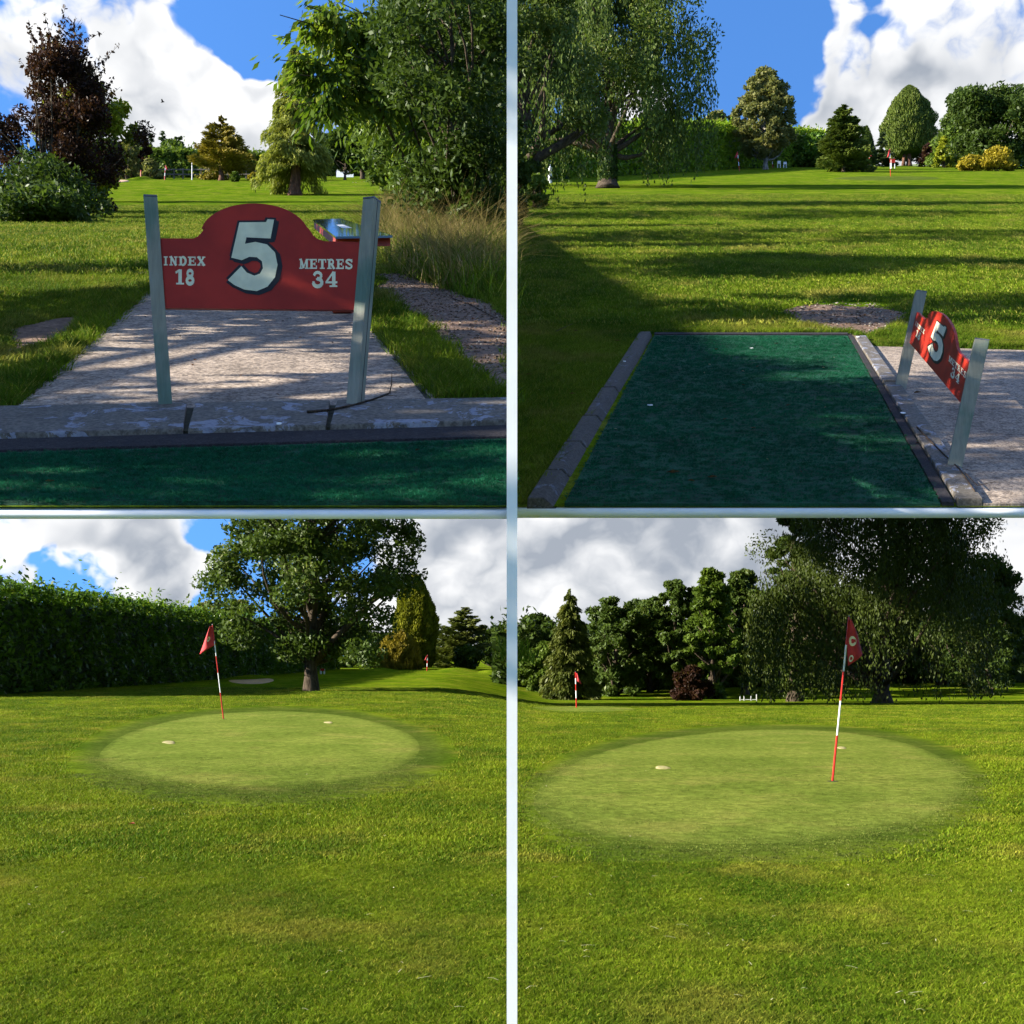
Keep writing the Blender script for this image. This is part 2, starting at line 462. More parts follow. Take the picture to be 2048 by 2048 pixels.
M_POLEWHITE = plain('pole_white', (.72, .73, .74), .35, .06, 10)
M_FENCE = plain('weathered_rail', (.12, .10, .075), .9, .25, 6)
M_CUP = plain('cup_dark', (.010, .010, .009), .9, .1, 10)
M_LEAFRED = plain('fallen_leaf_red', (.30, .06, .03), .7, .2, 40)
M_LEAFBROWN = plain('fallen_leaf_brown', (.17, .085, .035), .8, .25, 40)
M_BIRD = plain('bird_black', (.012, .012, .014), .7, .1, 10)
M_SIGNWHITE = plain('small_sign_white', (.70, .70, .68), .6, .06, 10)


def post_mat():
    m, k = newmat('painted_post')
    g = k.n('ShaderNodeNewGeometry'); p = g.outputs['Position']
    a = k.noise(k.vm('MULTIPLY', p, (1, 1, .12)), 60, 5, .7); b = k.noise(p, 3.2, 3, .5)
    col = k.mix(k.ramp(b, .50, .68), (.23, .225, .18, 1), (.10, .155, .12, 1))
    col = k.sc(col, k.ramp(a, .3, .7, .82, 1.12))
    finish(k, col, .6, a, .002, .5, .3)
    return m
M_POST = post_mat()


def glass_mat():
    m, k = newmat('table_glass')
    finish(k, (.05, .075, .085, 1), .04, None, spec=.9)
    return m
M_GLASS = glass_mat()

# ------------------------------------------------------------------ ground
def build_lower():
    d = np.concatenate([np.linspace(-40, 2, 12), np.exp(np.linspace(math.log(2.6), math.log(850), 190))])
    u = np.linspace(-1, 1, 221); x = np.sinh(u * 7.2) / math.sinh(7.2) * 500
    X, D = np.meshgrid(x, d)
    Z = zlow(X, D)
    return tag(obj('lawn', grid_mesh('lawn', X, D, Z), None, M_ROUGH), kind='structure')
build_lower()

FRONT = {'UL': d_at('UL', 1013), 'UR': d_at('UR', 1013)}
EDGE_PX = 21.0
def margin(d): return .25 + .1 * sstep(6, 14, d)
def span_out(p, d): return (.4515 * d + margin(d) - .052 * d * sstep(34, 40, d)) if p == 'UL' else (.4515 * d + .25 + 12.0 * sstep(6.5, 16, d))


def build_upper(p):
    s = -1 if p == 'UL' else 1
    d = np.exp(np.linspace(math.log(FRONT[p]), math.log(185), 170))
    t = np.linspace(0, 1, 90) ** 1.25
    D = np.repeat(d[:, None], len(t), 1)
    X = s * t[None, :] * span_out(p, D)
    Z = zup(X if p == 'UR' else np.minimum(X, -1e-6), D)
    Z = Z + .012 * np.sin(X * 1.7) * np.sin(D * .9) * sstep(9, 14, D)
    if s > 0: X, D, Z = X[:, ::-1], D[:, ::-1], Z[:, ::-1]
    name = 'fairway'
    o = tag(obj(name, grid_mesh(name, X[:, ::-1], D[:, ::-1], Z[:, ::-1]), None, M_UP), kind='structure')
    # the white slab that carries this lawn: a solid strip below it, its front edge showing as a dividing line
    t2 = np.linspace(0, 1, 9)
    thick = lambda dd: EDGE_PX * FRONT[p] / F + .40 * sstep(FRONT[p], FRONT[p] + 8, dd)
    d2 = np.exp(np.linspace(math.log(FRONT[p] - .004), math.log(184), 60))
    D2 = np.repeat(d2[:, None], len(t2), 1); X2 = s * (.006 + t2[None, :] * (span_out(p, D2) - .012))
    Zt = zup(X2, D2) - .012 - .15 * sstep(FRONT[p] + .2, FRONT[p] + 6, D2); Zb = zup(X2, D2) - .004 - np.vectorize(thick)(D2)
    n, m_ = D2.shape
    co = np.concatenate([np.stack([X2, D2, Zt], -1).reshape(-1, 3), np.stack([X2, D2, Zb], -1).reshape(-1, 3)])
    K = n * m_; f = []
    for i in range(n - 1):
        for j in range(m_ - 1):
            a = i * m_ + j
            f += [(a, a + 1, a + m_ + 1, a + m_), (K + a, K + a + m_, K + a + m_ + 1, K + a + 1)]
    for j in range(m_ - 1):
        f.append((j, K + j, K + j + 1, j + 1)); b = (n - 1) * m_ + j; f.append((b, b + 1, K + b + 1, K + b))
    for i in range(n - 1):
        a = i * m_; f.append((a, a + m_, K + a + m_, K + a)); b = a + m_ - 1; f.append((b, K + b, K + b + m_, b + m_))
    return np_mesh('slab', co, np.array(f))


slab_l, slab_r = build_upper('UL'), build_upper('UR')
divider = thing('divider', 'white painted terrace slab with slim post, standing for the dividing cross under both tee lawns', 'divider', (0, FRONT['UL'], 0))
divider.location = (0, 0, 0)  # slab edge and post stand for the white cross dividing the views
for me_ in (slab_l, slab_r): obj('slab', me_, divider, M_WHITE)
def retaining_wall():
    dd = np.exp(np.linspace(math.log(FRONT['UR'] + .02), math.log(64), 40)); mb = MB()
    top = [float(zg('UL', d)) - .02 for d in dd]; bot = [min(float(zup(.001, d)) - .12, t - .05) for d, t in zip(dd, top)]
    n = len(dd); v = []
    for x in (-.004, .0035): v += [(x, d, b) for d, b in zip(dd, bot)] + [(x, d, t) for d, t in zip(dd, top)]
    f = []
    for i in range(n - 1):
        f += [(i, i + 1, n + i + 1, n + i), (2 * n + i, 3 * n + i, 3 * n + i + 1, 2 * n + i + 1), (n + i, n + i + 1, 3 * n + i + 1, 3 * n + i), (i, 2 * n + i, 2 * n + i + 1, i + 1)]
    f += [(0, n, 3 * n, 2 * n), (n - 1, 3 * n - 1, 4 * n - 1, 2 * n - 1)]
    mb.add(v, f); o = mb.build('retaining_wall', M_WHITE, divider); return o
retaining_wall()
_d = FRONT['UL'] - .03; _w = 21.0 * _d / F
_zb = float(zlow(0, _d))
MB().box((0, _d, (_zb + 3.6) / 2), (_w, _w, 3.6 - _zb)).build('post', M_WHITE, divider)


def outline(p, pts, n=6, jit=0.0, seed=0, lift=.004):
    """closed outline on lawn p through pixels, subdivided and roughened"""
    rr = random.Random(seed); q = [G(p, *a) for a in pts]; out = []
    for i in range(len(q)):
        a, b = q[i], q[(i + 1) % len(q)]
        for j in range(n):
            f = j / n; c = a * (1 - f) + b * f
            sz = np.linalg.norm(b[:2] - a[:2])
            out.append((c[0] + rr.uniform(-1, 1) * jit * sz, c[1] + rr.uniform(-1, 1) * jit * sz))
    return out


def smooth_loop(q, it=2):
    for _ in range(it):
        out = []
        for i in range(len(q)):
            a, b = q[i], q[(i + 1) % len(q)]
            out += [(a[0] * .75 + b[0] * .25, a[1] * .75 + b[1] * .25), (a[0] * .25 + b[0] * .75, a[1] * .25 + b[1] * .75)]
        q = out
    return q


def inside(poly, x, y):
    x = np.asarray(x); y = np.asarray(y); r = np.zeros(x.shape, bool); n = len(poly); j = n - 1
    for i in range(n):
        xi, yi = poly[i]; xj, yj = poly[j]
        c = ((yi > y) != (yj > y)) & (x < (xj - xi) * (y - yi) / (yj - yi + 1e-12) + xi)
        r ^= c; j = i
    return r


def sheet(name, p, poly, mat, lift=.004, kind='structure', res=26, dome=0.0):
    """flat sheet lying on the lawn, filled on a fine grid so it follows the ground"""
    a = np.array(poly); cx, cy = a.mean(0)
    rings = np.linspace(0, 1, res)
    co = []
    for r_ in rings[1:]:
        pts = np.array([cx, cy]) + (a - np.array([cx, cy])) * r_
        z = np.array([float(ground(p, x, y)) for x, y in pts]) + .0012 + (lift - .0012) * (1 - r_ ** 10) + dome * (1 - r_ ** 2)
        co.append(np.column_stack([pts, z]))
    n = len(a); verts = np.concatenate(co + [np.array([[cx, cy, float(ground(p, cx, cy)) + lift + dome]])])
    f = []
    for i in range(len(co) - 1):
        for j in range(n): f.append((i * n + j, (i + 1) * n + j, (i + 1) * n + (j + 1) % n, i * n + (j + 1) % n))
    c = len(verts) - 1
    me = bpy.data.meshes.new(name)
    me.from_pydata([tuple(v) for v in verts], [], f + [(c, j, (j + 1) % n) for j in range(n)]); me.update()
    if me.polygons[0].normal.z < 0: me.flip_normals()
    me.polygons.foreach_set('use_smooth', [True] * len(me.polygons))
    at = me.attributes.new('edge', 'FLOAT', 'POINT')
    ev = np.concatenate([np.repeat(rings[1:], n), [0.0]]); at.data.foreach_set('value', ev.astype(np.float32))
    return tag(obj(name, me, None, mat), kind=kind)


def ell(p, cxp, cyp, rx, ry, wob=.04, seed=1, n=64, power=1.0):
    """ellipse drawn in the photograph, laid onto lawn p"""
    rr = random.Random(seed); ph = [rr.uniform(0, 6.28) for _ in range(4)]; out = []
    for i in range(n):
        t = 2 * math.pi * i / n
        k_ = 1 + wob * (math.sin(2 * t + ph[0]) + .6 * math.sin(3 * t + ph[1]) + .4 * math.sin(5 * t + ph[2])) / 2
        g = G(p, cxp + rx * k_ * math.cos(t), cyp + ry * k_ * math.sin(t)); out.append((g[0], g[1]))
    return out


# putting greens, their fringes, bunkers
def blob_px(p, pts, it=3, grow=1.04):
    cx_, cy_ = np.mean([a[0] for a in pts]), np.mean([a[1] for a in pts]); pts = [(cx_ + (a - cx_) * grow, cy_ + (b - cy_) * grow) for a, b in pts]
    return smooth_loop([tuple(G(p, *a)[:2]) for a in pts], it)
GREEN_BL = blob_px('LL', [(180, 1512), (255, 1462), (400, 1430), (560, 1421), (700, 1432), (815, 1462), (855, 1500), (800, 1545), (660, 1572), (500, 1580), (330, 1568), (220, 1545)])
FRINGE_BL = blob_px('LL', [(95, 1525), (200, 1452), (380, 1420), (560, 1411), (730, 1421), (880, 1460), (945, 1510), (890, 1570), (720, 1612), (500, 1626), (290, 1612), (140, 1575)])
GREEN_BR = blob_px('LR', [(1050, 1610), (1110, 1540), (1250, 1490), (1430, 1465), (1620, 1460), (1790, 1480), (1900, 1520), (1940, 1570), (1880, 1640), (1720, 1680), (1500, 1700), (1250, 1690), (1110, 1660)])
FRINGE_BR = blob_px('LR', [(1000, 1620), (1060, 1530), (1210, 1478), (1420, 1453), (1640, 1450), (1830, 1468), (1960, 1515), (2010, 1575), (1950, 1670), (1760, 1735), (1500, 1770), (1220, 1750), (1060, 1700)])
sheet('fringe', 'LL', FRINGE_BL, M_FRINGE, .004); sheet('putting_green', 'LL', GREEN_BL, M_GREEN, .008)
sheet('fringe', 'LR', FRINGE_BR, M_FRINGE, .004); sheet('putting_green', 'LR', GREEN_BR, M_GREEN, .008)
sheet('putting_green', 'UR', ell('UR', 1775, 357, 120, 5, .03, 5), M_FRINGE, .02)
sheet('putting_green', 'LR', ell('LR', 1170, 1419, 110, 6, .03, 6), M_GREEN, .03)
sheet('bunker', 'LL', ell('LL', 502, 1361, 44, 7, .06, 3), M_SAND, .03, dome=-.004)
sheet('bunker', 'UR', ell('UR', 1490, 334.6, 17, 2.2, .05, 4), M_SAND, .10)
sheet('bunker', 'UL', ell('UL', 238, 362.5, 20, 1.6, .05, 4), M_SAND, .10)
DIVOTS = [('LL', 338, 1486, 15, 3), ('LL', 657, 1446, 9, 1.8), ('LR', 1325, 1537, 17, 3.4), ('LR', 1683, 1497, 11, 2.2)]
for i_, (p_, a_, b_, rx_, ry_) in enumerate(DIVOTS):
    tag(sheet('sand_patch', p_, ell(p_, a_, b_, rx_, ry_, .25, 20 + i_, 24), M_DIVOT, .018, kind=None, res=5),
        ['long sandy repair patch on the green beside the oak, below its flag', 'small sandy repair patch on the green under the broad oak shade side',
         'long sandy repair patch well away from the flagstick before the birch', 'small sandy repair patch just behind the flagstick on the green before the birch'][i_], 'sand patch')

# bunker lips and mounds: real swellings of turf
def mound(name, p, px, py, rx, ry, h, label=None):
    g = G(p, px, py); k_ = g[1] / F; a = np.linspace(0, 2 * math.pi, 41); r_ = np.linspace(0, 1, 9)
    A, Rr = np.meshgrid(a, r_); X = g[0] + rx * k_ * Rr * np.cos(A); D = g[1] + ry * Rr * np.sin(A)
    Z = ground(p, X, D) - .01 + h * (np.cos(Rr * math.pi) * .5 + .5)
    return tag(obj(name, grid_mesh(name, X, D, Z), None, M_ROUGH if p[0] == 'L' else M_UP), kind='structure')
mound('mound', 'LL', 500, 1357, 62, 5, .20); mound('mound', 'LL', 915, 1341, 60, 6, .25); mound('mound', 'LL', 985, 1341, 40, 6, .2)
mound('mound', 'LL', 760, 1341, 40, 6, .22)
mound('mound', 'UR', 1835, 331, 45, 8, .9); mound('mound', 'UR', 1730, 336, 40, 8, .5); mound('mound', 'UR', 1490, 334, 26, 8, .35)
mound('mound', 'UL', 238, 357, 34, 8, .5); mound('mound', 'UL', 290, 359, 25, 8, .35)

# ------------------------------------------------------------------ tee on the left: pad, kerb, mat
def flat_solid(name, p, pts, mat, h, parent=None, bevel=0.0, base=-.05, lift=0.0):
    """slab with the given pixel outline on lawn p, rising h above it"""
    lo = [G(p, *a, base) for a in pts]; hi = [G(p, *a, h) for a in pts]
    o = MB().hexa(lo, hi).build(name, mat, parent, bevel=bevel)
    me = o.data
    return o


def fix_normals(o):
    import bmesh
    b = bmesh.new(); b.from_mesh(o.data); bmesh.ops.recalc_face_normals(b, faces=b.faces); b.to_mesh(o.data); b.free()


def gpoly(p, pts): return [tuple(G(p, *a)[:2]) for a in pts]

PAD_L = [(20, 818), (322, 560), (690, 566), (735, 636), (890, 818), (600, 830), (300, 834)]
pad = thing('tee_pad', 'speckled concrete pad under the big number sign, with peeling kerb stones', 'concrete pad', G('UL', 500, 700))
pad.location = (0, 0, 0)
o_ = flat_solid('slab', 'UL', [(20, 832), (322, 562), (690, 566), (728, 626), (893, 814), (600, 822)], M_PAD, .012, pad); fix_normals(o_)
o_ = flat_solid('edging', 'UL', [(748, 668), (755, 668), (868, 812), (858, 813)], M_MORTAR, .0135, pad); fix_normals(o_)
# kerb stones, each one a block, dark joints between
def kerb_l(x): return 829 - 17 * (x - 41) / 971.0, 886 - 27 * (x - 41) / 971.0     # upper and lower row of the kerb top
KX = [(-60, 366), (376, 652), (660, 1023)]
for a_, b_ in KX:
    pts = [(a_, kerb_l(a_)[1]), (b_, kerb_l(b_)[1]), (b_ + 8, kerb_l(b_)[0]), (a_ + (14 if a_ > 0 else 0), kerb_l(a_)[0])]
    if b_ > 1000: pts[2] = (1023, kerb_l(1023)[0])
    o_ = flat_solid('kerb_stone', 'UL', pts, M_KERB, .035, pad, bevel=.005); fix_normals(o_)
o_ = flat_solid('joint', 'UL', [(-60, kerb_l(-60)[1] - 3), (1023, kerb_l(1023)[1] - 3), (1023, kerb_l(1023)[0] + 3), (-60, kerb_l(-60)[0] + 3)], M_MORTAR, .020, pad); fix_normals(o_)
mat_l = thing('tee_mat', 'dark green artificial turf mat strip in front of the wide kerb', 'tee mat', (0, 0, 0))
o_ = flat_solid('edging', 'UL', [(-60, 912), (1023, 882), (1023, kerb_l(1023)[1] + 1), (-60, kerb_l(-60)[1] + 1)], M_RUBBER, .018, mat_l, bevel=.003, base=-.006); fix_normals(o_)
o_ = flat_solid('turf', 'UL', [(-60, 1011), (1023, 1011), (1023, 884), (-60, 914)], M_MAT, .012, mat_l, base=-.006); fix_normals(o_)
for hx, hy in ((377, 955), (653, 944)):
    me_ = MB(); g_ = G('UL', hx, hy, .013); r_ = .008
    me_.add([g_] + [g_ + np.array([r_ * math.cos(t), r_ * 1.3 * math.sin(t), .0006 + .4367 * r_ * 1.3 * math.sin(t)]) for t in np.linspace(0, 6.0, 12)], [(0, i, i % 12 + 1) for i in range(1, 13)])
    me_.build('tee_hole', M_CUP, mat_l)

# ------------------------------------------------------------------ tee on the right
mat_r = thing('tee_mat', 'long dark green artificial turf mat with dappled light, framed by kerbs', 'tee mat', (0, 0, 0))
o_ = flat_solid('turf', 'UR', [(1129, 1012.5), (1881, 1012.5), (1695, 674), (1309, 673)], M_MAT, .016, mat_r, base=-.006); fix_normals(o_)
o_ = flat_solid('edging', 'UR', [(1884, 1012), (1908, 1012), (1706, 675), (1697, 674)], M_RUBBER, .024, mat_r, base=-.006); fix_normals(o_)
o_ = flat_solid('edging', 'UR', [(1309, 672.5), (1695, 673), (1696, 669.5), (1309, 669)], M_RUBBER, .026, mat_r); fix_normals(o_)
kerb = thing('tee_kerb', 'dark kerb of worn blocks along the long mat, beside the open grass', 'kerb', (0, 0, 0))
def kl(t): return (1279 - 227 * t, 1300 - 214 * t, 1308 - 182 * t, 671 + 342 * t)
cuts = [0, .335, .505, .66, .83, 1.0]
for a_, b_ in zip(cuts[:-1], cuts[1:]):
    a2, b2 = a_ + .003, b_ - .003 if b_ < 1 else b_
    p0, p1 = kl(a2), kl(b2)
    lo = [G('UR', p1[0], p1[3], -.05), G('UR', p1[2], p1[3], -.05), G('UR', p0[2], p0[3], -.05), G('UR', p0[0], p0[3], -.05)]
    hi = [G('UR', p1[0] + 3, p1[3], .05), G('UR', p1[1] + 2, p1[3], .05), G('UR', p0[1] + 1, p0[3], .05), G('UR', p0[0] + 1, p0[3], .05)]
    o_ = MB().hexa(lo, hi).build('kerb_stone', M_KERB_SHADED, kerb, bevel=.006); fix_normals(o_)
pad_r = thing('tee_pad', 'speckled concrete pad behind the leaning sign, edged by painted kerb stones', 'concrete pad', (0, 0, 0))
o_ = flat_solid('slab', 'UR', [(1967, 1012), (2090, 1012), (2090, 704), (1748, 695)], M_PAD, .014, pad_r, base=-.006); fix_normals(o_)
def kr(t): return (1708 + 206 * t, 1731 + 236 * t, 677 + 335 * t)
cuts = [0, .285, .61, 1.0]
for a_, b_ in zip(cuts[:-1], cuts[1:]):
    a2, b2 = a_ + .006, b_ - (.006 if b_ < 1 else 0)
    q0, q1 = kr(a2), kr(b2)
    o_ = flat_solid('kerb_stone', 'UR', [(q1[0], q1[2]), (q1[1], q1[2]), (q0[1], q0[2]), (q0[0], q0[2])], M_KERB, .045, pad_r, bevel=.008); fix_normals(o_)

# bare earth
DIRT = {'UL': [], 'UR': []}
def dirt(p, pts, seed):
    q = [(min(a, -.012) if p == 'UL' else max(a, .012), b) for a, b in smooth_loop(outline(p, pts, 5, .05, seed), 1)]; DIRT[p].append(q)
    sheet('dirt_patch', p, q, M_DIRT, .006, res=12)
dirt('UL', [(752, 548), (800, 548), (900, 580), (985, 612), (1020, 640), (1022, 790), (960, 775), (890, 700), (820, 640), (770, 590)], 3)
dirt('UL', [(20, 660), (95, 640), (160, 632), (150, 660), (90, 690), (20, 712)], 4)
dirt('UR', [(1572, 618), (1640, 606), (1740, 604), (1812, 625), (1810, 648), (1740, 676), (1640, 668), (1590, 650)], 5)
dirt('UL', [(265, 545), (300, 540), (305, 550), (272, 553)], 6)

# ------------------------------------------------------------------ number signs
P5 = [(480, 445), (533, 444), (536, 438), (549, 439), (542, 477), (494, 475), (491, 488), (512, 484), (535, 489), (551, 505), (556, 530), (551, 555), (536, 574), (515, 583), (490, 580), (470, 571), (457, 561),
      (484, 533), (495, 546), (510, 552), (521, 548), (527, 537), (525, 523), (515, 515), (500, 514), (485, 521), (464, 516)]


def st(pts, w):
    """thick stroke as a list of quads"""
    out = []
    for i in range(len(pts) - 1):
        a, b = np.array(pts[i], float), np.array(pts[i + 1], float); t = (b - a) / (np.linalg.norm(b - a) + 1e-9); n = np.array([-t[1], t[0]])
        w0 = w[i] if hasattr(w, '__len__') else w; w1 = w[i + 1] if hasattr(w, '__len__') else w
        e = t * .25 * min(w0, w1)
        out.append([a - e + n * w0 / 2, b + e + n * w1 / 2, b + e - n * w1 / 2, a - e - n * w0 / 2])
    return out


def rc(x0, y0, x1, y1): return [[(x0, y0), (x1, y0), (x1, y1), (x0, y1)]]
def arc(cx, cy, rx, ry, a0, a1, n=10): return [(cx + rx * math.cos(R(a0 + (a1 - a0) * i / n)), cy + ry * math.sin(R(a0 + (a1 - a0) * i / n))) for i in range(n + 1)]
GL_ = {  # slab-serif letters in a unit box, y upward
    'I': rc(.33, 0, .67, 1) + rc(.12, 0, .88, .13) + rc(.12, .87, .88, 1),
    'N': rc(.14, 0, .30, 1) + rc(.72, 0, .86, 1) + st([(.2, .97), (.80, .05)], .27) + rc(.0, 0, .44, .12) + rc(.0, .88, .34, 1) + rc(.58, .88, 1, 1),
    'D': rc(.14, 0, .42, 1) + rc(0, 0, .55, .12) + rc(0, .88, .55, 1) + st(arc(.50, .5, .36, .44, -90, 90), .26),
    'E': rc(.14, 0, .42, 1) + rc(0, 0, .95, .14) + rc(0, .86, .92, 1) + rc(.4, .44, .72, .57) + rc(.84, .0, .97, .33) + rc(.82, .68, .94, 1) + rc(.66, .34, .76, .67),
    'X': st([(.16, .96), (.84, .04)], .28) + st([(.84, .96), (.16, .04)], .17) + rc(0, 0, .40, .12) + rc(.56, 0, 1, .12) + rc(0, .88, .44, 1) + rc(.60, .88, 1, 1),
    'M': rc(.10, 0, .24, 1) + rc(.72, 0, .94, 1) + st([(.17, .97), (.47, .12)], .22) + st([(.80, .97), (.47, .12)], .13) + rc(0, 0, .36, .12) + rc(.62, 0, 1.05, .12) + rc(0, .88, .26, 1) + rc(.78, .88, 1.05, 1),
    'T': rc(.36, 0, .66, 1) + rc(.2, 0, .82, .13) + rc(0, .86, 1, 1) + rc(0, .64, .12, 1) + rc(.88, .64, 1, 1),
    'R': rc(.14, 0, .42, 1) + rc(0, 0, .56, .12) + rc(0, .88, .5, 1) + st([(.42, .93)] + arc(.52, .71, .24, .22, 90, -90) + [(.42, .49)], .2) + st([(.58, .46), (.84, .06)], .26) + rc(.74, 0, 1.03, .12),
    'S': st([(.84, .74)] + arc(.5, .74, .33, .19, 20, 190) + arc(.5, .27, .34, .21, 80, -165), .21) + rc(.80, .66, .92, 1) + rc(.06, 0, .18, .33),
    '1': rc(.34, 0, .70, 1) + rc(.10, 0, .94, .11) + st([(.08, .80), (.46, .95)], .16),
    '8': st(arc(.5, .74, .27, .20, 0, 360, 16), .22) + st(arc(.5, .26, .33, .22, 0, 360, 16), .26),
    '3': st(arc(.46, .73, .30, .22, 165, -85), .2) + st(arc(.46, .28, .36, .25, 88, -170), .25) + st([(.36, .5), (.55, .51)], .12) + rc(.02, .16, .20, .36),
    '4': rc(.55, 0, .84, 1) + rc(.34, 0, 1.0, .11) + rc(.0, .24, 1.0, .37) + st([(.66, .97), (.06, .32)], .14),
}
WORDS = [('INDEX', 328, 412, 514, 532, 2.0), ('18', 352, 391, 540, 570, 1.5), ('METRES', 599, 706, 517.5, 537.5, 2.0), ('34', 625, 675, 543, 574, 3.0)]


def uv(x, y):
    v = (826 - y) / 429.0; xl = 332 - 31 * v; xr = 709 + 34 * v
    return (x - xl) / (xr - xl), v


def make_sign(label, A0, A1, B0, B1, pw, yawA, yawB, name='tee_sign'):
    A0, A1, B0, B1 = [Vector(q) for q in (A0, A1, B0, B1)]
    root = thing(name, label, 'sign', (A0 + B0) / 2)
    o0 = root.location.copy()
    nrm = (B0 - A0).cross(A1 - A0).normalized()
    if nrm.dot((A0 + B0) / 2 - Vector((0, 0, E))) > 0: nrm = -nrm
    def at(u, v, off):
        a = A0.lerp(A1, v); b = B0.lerp(B1, v)
        return a.lerp(b, u) + nrm * off - o0
    for q0, q1, yaw in ((A0, A1, yawA), (B0, B1, yawB)):
        ax = (q1 - q0).normalized(); e1 = Vector((math.cos(yaw), math.sin(yaw), 0)); e1 = (e1 - ax * e1.dot(ax)).normalized(); e2 = ax.cross(e1)
        h = pw / 2
        ring = lambda c, s: [c + e1 * (i * s) + e2 * (j * s) - o0 for i, j in ((-1, -1), (1, -1), (1, 1), (-1, 1))]
        foot = q0 - ax * .06
        po = MB().hexa(ring(foot, h), ring(q1, h)).build('post', M_POST, root, bevel=.003); fix_normals(po)
        cp = MB().hexa(ring(q1 + ax * .0005, h * 1.0), ring(q1 + ax * .007, h * .96)).build('cap', M_CAP, po); fix_normals(cp)
        for sg in (-1, 1):          # the channel down each inner face
            c0 = q0 + e1 * (sg * (h + .0006)); c1 = q1 + e1 * (sg * (h + .0006))
            s0 = MB().add([c0 - e2 * .002 - o0, c0 + e2 * .002 - o0, c1 + e2 * .002 - o0, c1 - e2 * .002 - o0], [(0, 1, 2, 3)]).build('groove', M_BLACK, po)
    # board outline
    L = [(314, 617), (318, 477.5), (388, 477.5)] + [(396, 474), (404, 466), (412, 455)] + [(510 + 108 * math.cos(R(a)), 470 - 64 * math.sin(R(a))) for a in range(168, 11, -8)] + \
        [(620, 459), (627, 470), (636, 477), (648, 481), (726, 483.5), (712, 620)]
    fr = [at(*uv(x, y), .010) for x, y in L]; bk = [at(*uv(x, y), -.010) for x, y in L]
    bo = MB().hexa(bk, fr).build('board', M_SIGNRED, root); fix_normals(bo)
    offs = [(-4, -4), (4, -4), (-4, 4), (0, 4), (6, 1), (10, 3), (8, 7), (4, 8)]
    sh = MB()
    for i, (dx, dy) in enumerate(offs):
        sh.add([at(*uv(x + dx, y + dy), .0105 + i * .00012) for x, y in P5], [tuple(range(len(P5)))])
    sh.build('number_shadow', M_BLACK, bo)
    MB().add([at(*uv(x, y), .0122) for x, y in P5], [tuple(range(len(P5)))]).build('number', M_LETTER, bo)
    for word, x0, x1, y0, y1, gap in WORDS:
        tot = sum(1.15 if c == 'M' else (.62 if c == 'I' else 1.0) for c in word); wu = (x1 - x0 - gap * (len(word) - 1)) / tot; x = x0
        for c in word:
            w_ = wu * (1.15 if c == 'M' else (.62 if c == 'I' else 1.0)); lt = MB()
            for i, q in enumerate(GL_[c]):
                lt.add([at(*uv(x + a * w_, y1 - b * (y1 - y0)), .0106 + i * .00004) for a, b in q], [(0, 1, 2, 3)])
            lt.build('letter', M_LETTER, bo); x += w_ + gap
    return root


dS = d_at('UL', 824)
make_sign('upright red number 5 sign between two grey-green posts on the concrete pad', P(332, 826, dS), P(301, 398, dS), P(709, 824, dS), P(744, 402, dS), .050, R(16), R(-24))
dA, dB = d_at('UR', 778), d_at('UR', 941)
LEAN = np.array([.175, 0, .81])
make_sign('red number 5 sign leaning sideways beside the long green mat', P(1800, 778, dA), P(1800, 778, dA) + LEAN, P(1907, 941, dB), P(1907, 941, dB) + LEAN, .088, R(-10), R(-16))

# red table with a glass top behind the left sign
def table():
    d0, d1 = 6.2, 8.2
    tl, tr, br, bl = P(626, 439, d1), P(683, 437, d1), P(785, 471, d0), P(671, 473, d0)
    root = thing('glass_topped_table', 'low red table with dark reflecting glass top behind the upright sign', 'table', (0, 0, 0))
    dn = np.array([0, 0, 1.0])
    top = [bl, br, tr, tl]
    o = MB().hexa([q - dn * .012 for q in top], top).build('glass_top', M_GLASS, root); fix_normals(o)
    c = sum(top) / 4
    ins = [c + (q - c) * .96 for q in top]
    o = MB().hexa([q - dn * .060 for q in ins], [q - dn * .0125 for q in ins]).build('frame', M_TABLERED, root); fix_normals(o)
    w = [tl * .45 + tr * .55, tr, br * .40 + tr * .60, bl * .35 + tl * .65]
    o = MB().hexa([c + (q - c) * .2 + dn * .0006 for q in top], [c + (q - c) * .2 + dn * .0016 for q in top]).build('notice', M_SIGNWHITE, root); fix_normals(o)
    q2 = P(690, 500, c[1]); z0 = float(ground('UL', q2[0], q2[1]))
    MB().box((q2[0], q2[1], (z0 - .04 + c[2] - .062) / 2), (.12, .30, c[2] - .062 - z0 + .04)).build('pedestal', M_TABLERED, root, bevel=.01)
table()

# ------------------------------------------------------------------ trees and other growth
def unit(a): return a / (np.linalg.norm(a, axis=1, keepdims=True) + 1e-9)


def leaf_mesh(name, C, A, Nn, L, Wd, rnd):
    A = unit(A); B = unit(np.cross(Nn, A)); L = L[:, None]; Wd = Wd[:, None]
    v = np.stack([C - A * L, C + B * Wd - A * L * .1, C + A * L, C - B * Wd - A * L * .1], 1).reshape(-1, 3)
    q = np.arange(len(C) * 4).reshape(-1, 4)
    return np_mesh(name, v, q, False, rnd)


def rsph(g, n): return unit(g.normal(size=(n, 3)))


def env_egg(t): return np.sin(np.pi * np.clip(t, 0, 1) ** .72) ** .62
def env_round(t): return np.sqrt(np.clip(1 - (2 * t - 1) ** 2, 0, 1))
def env_dome(t): return np.clip(1 - t ** 2.2, 0, 1) ** .6
def env_cone(t): return np.clip(1 - t, 0, 1) ** .85
def env_oak(t): return np.clip(1 - t ** 2.6, 0, 1) ** .55 * (.58 + .42 * np.clip(t / .32, 0, 1))
def env_flame(t): return np.sin(np.pi * np.clip(t * .93 + .07, 0, 1) ** .55) ** .8


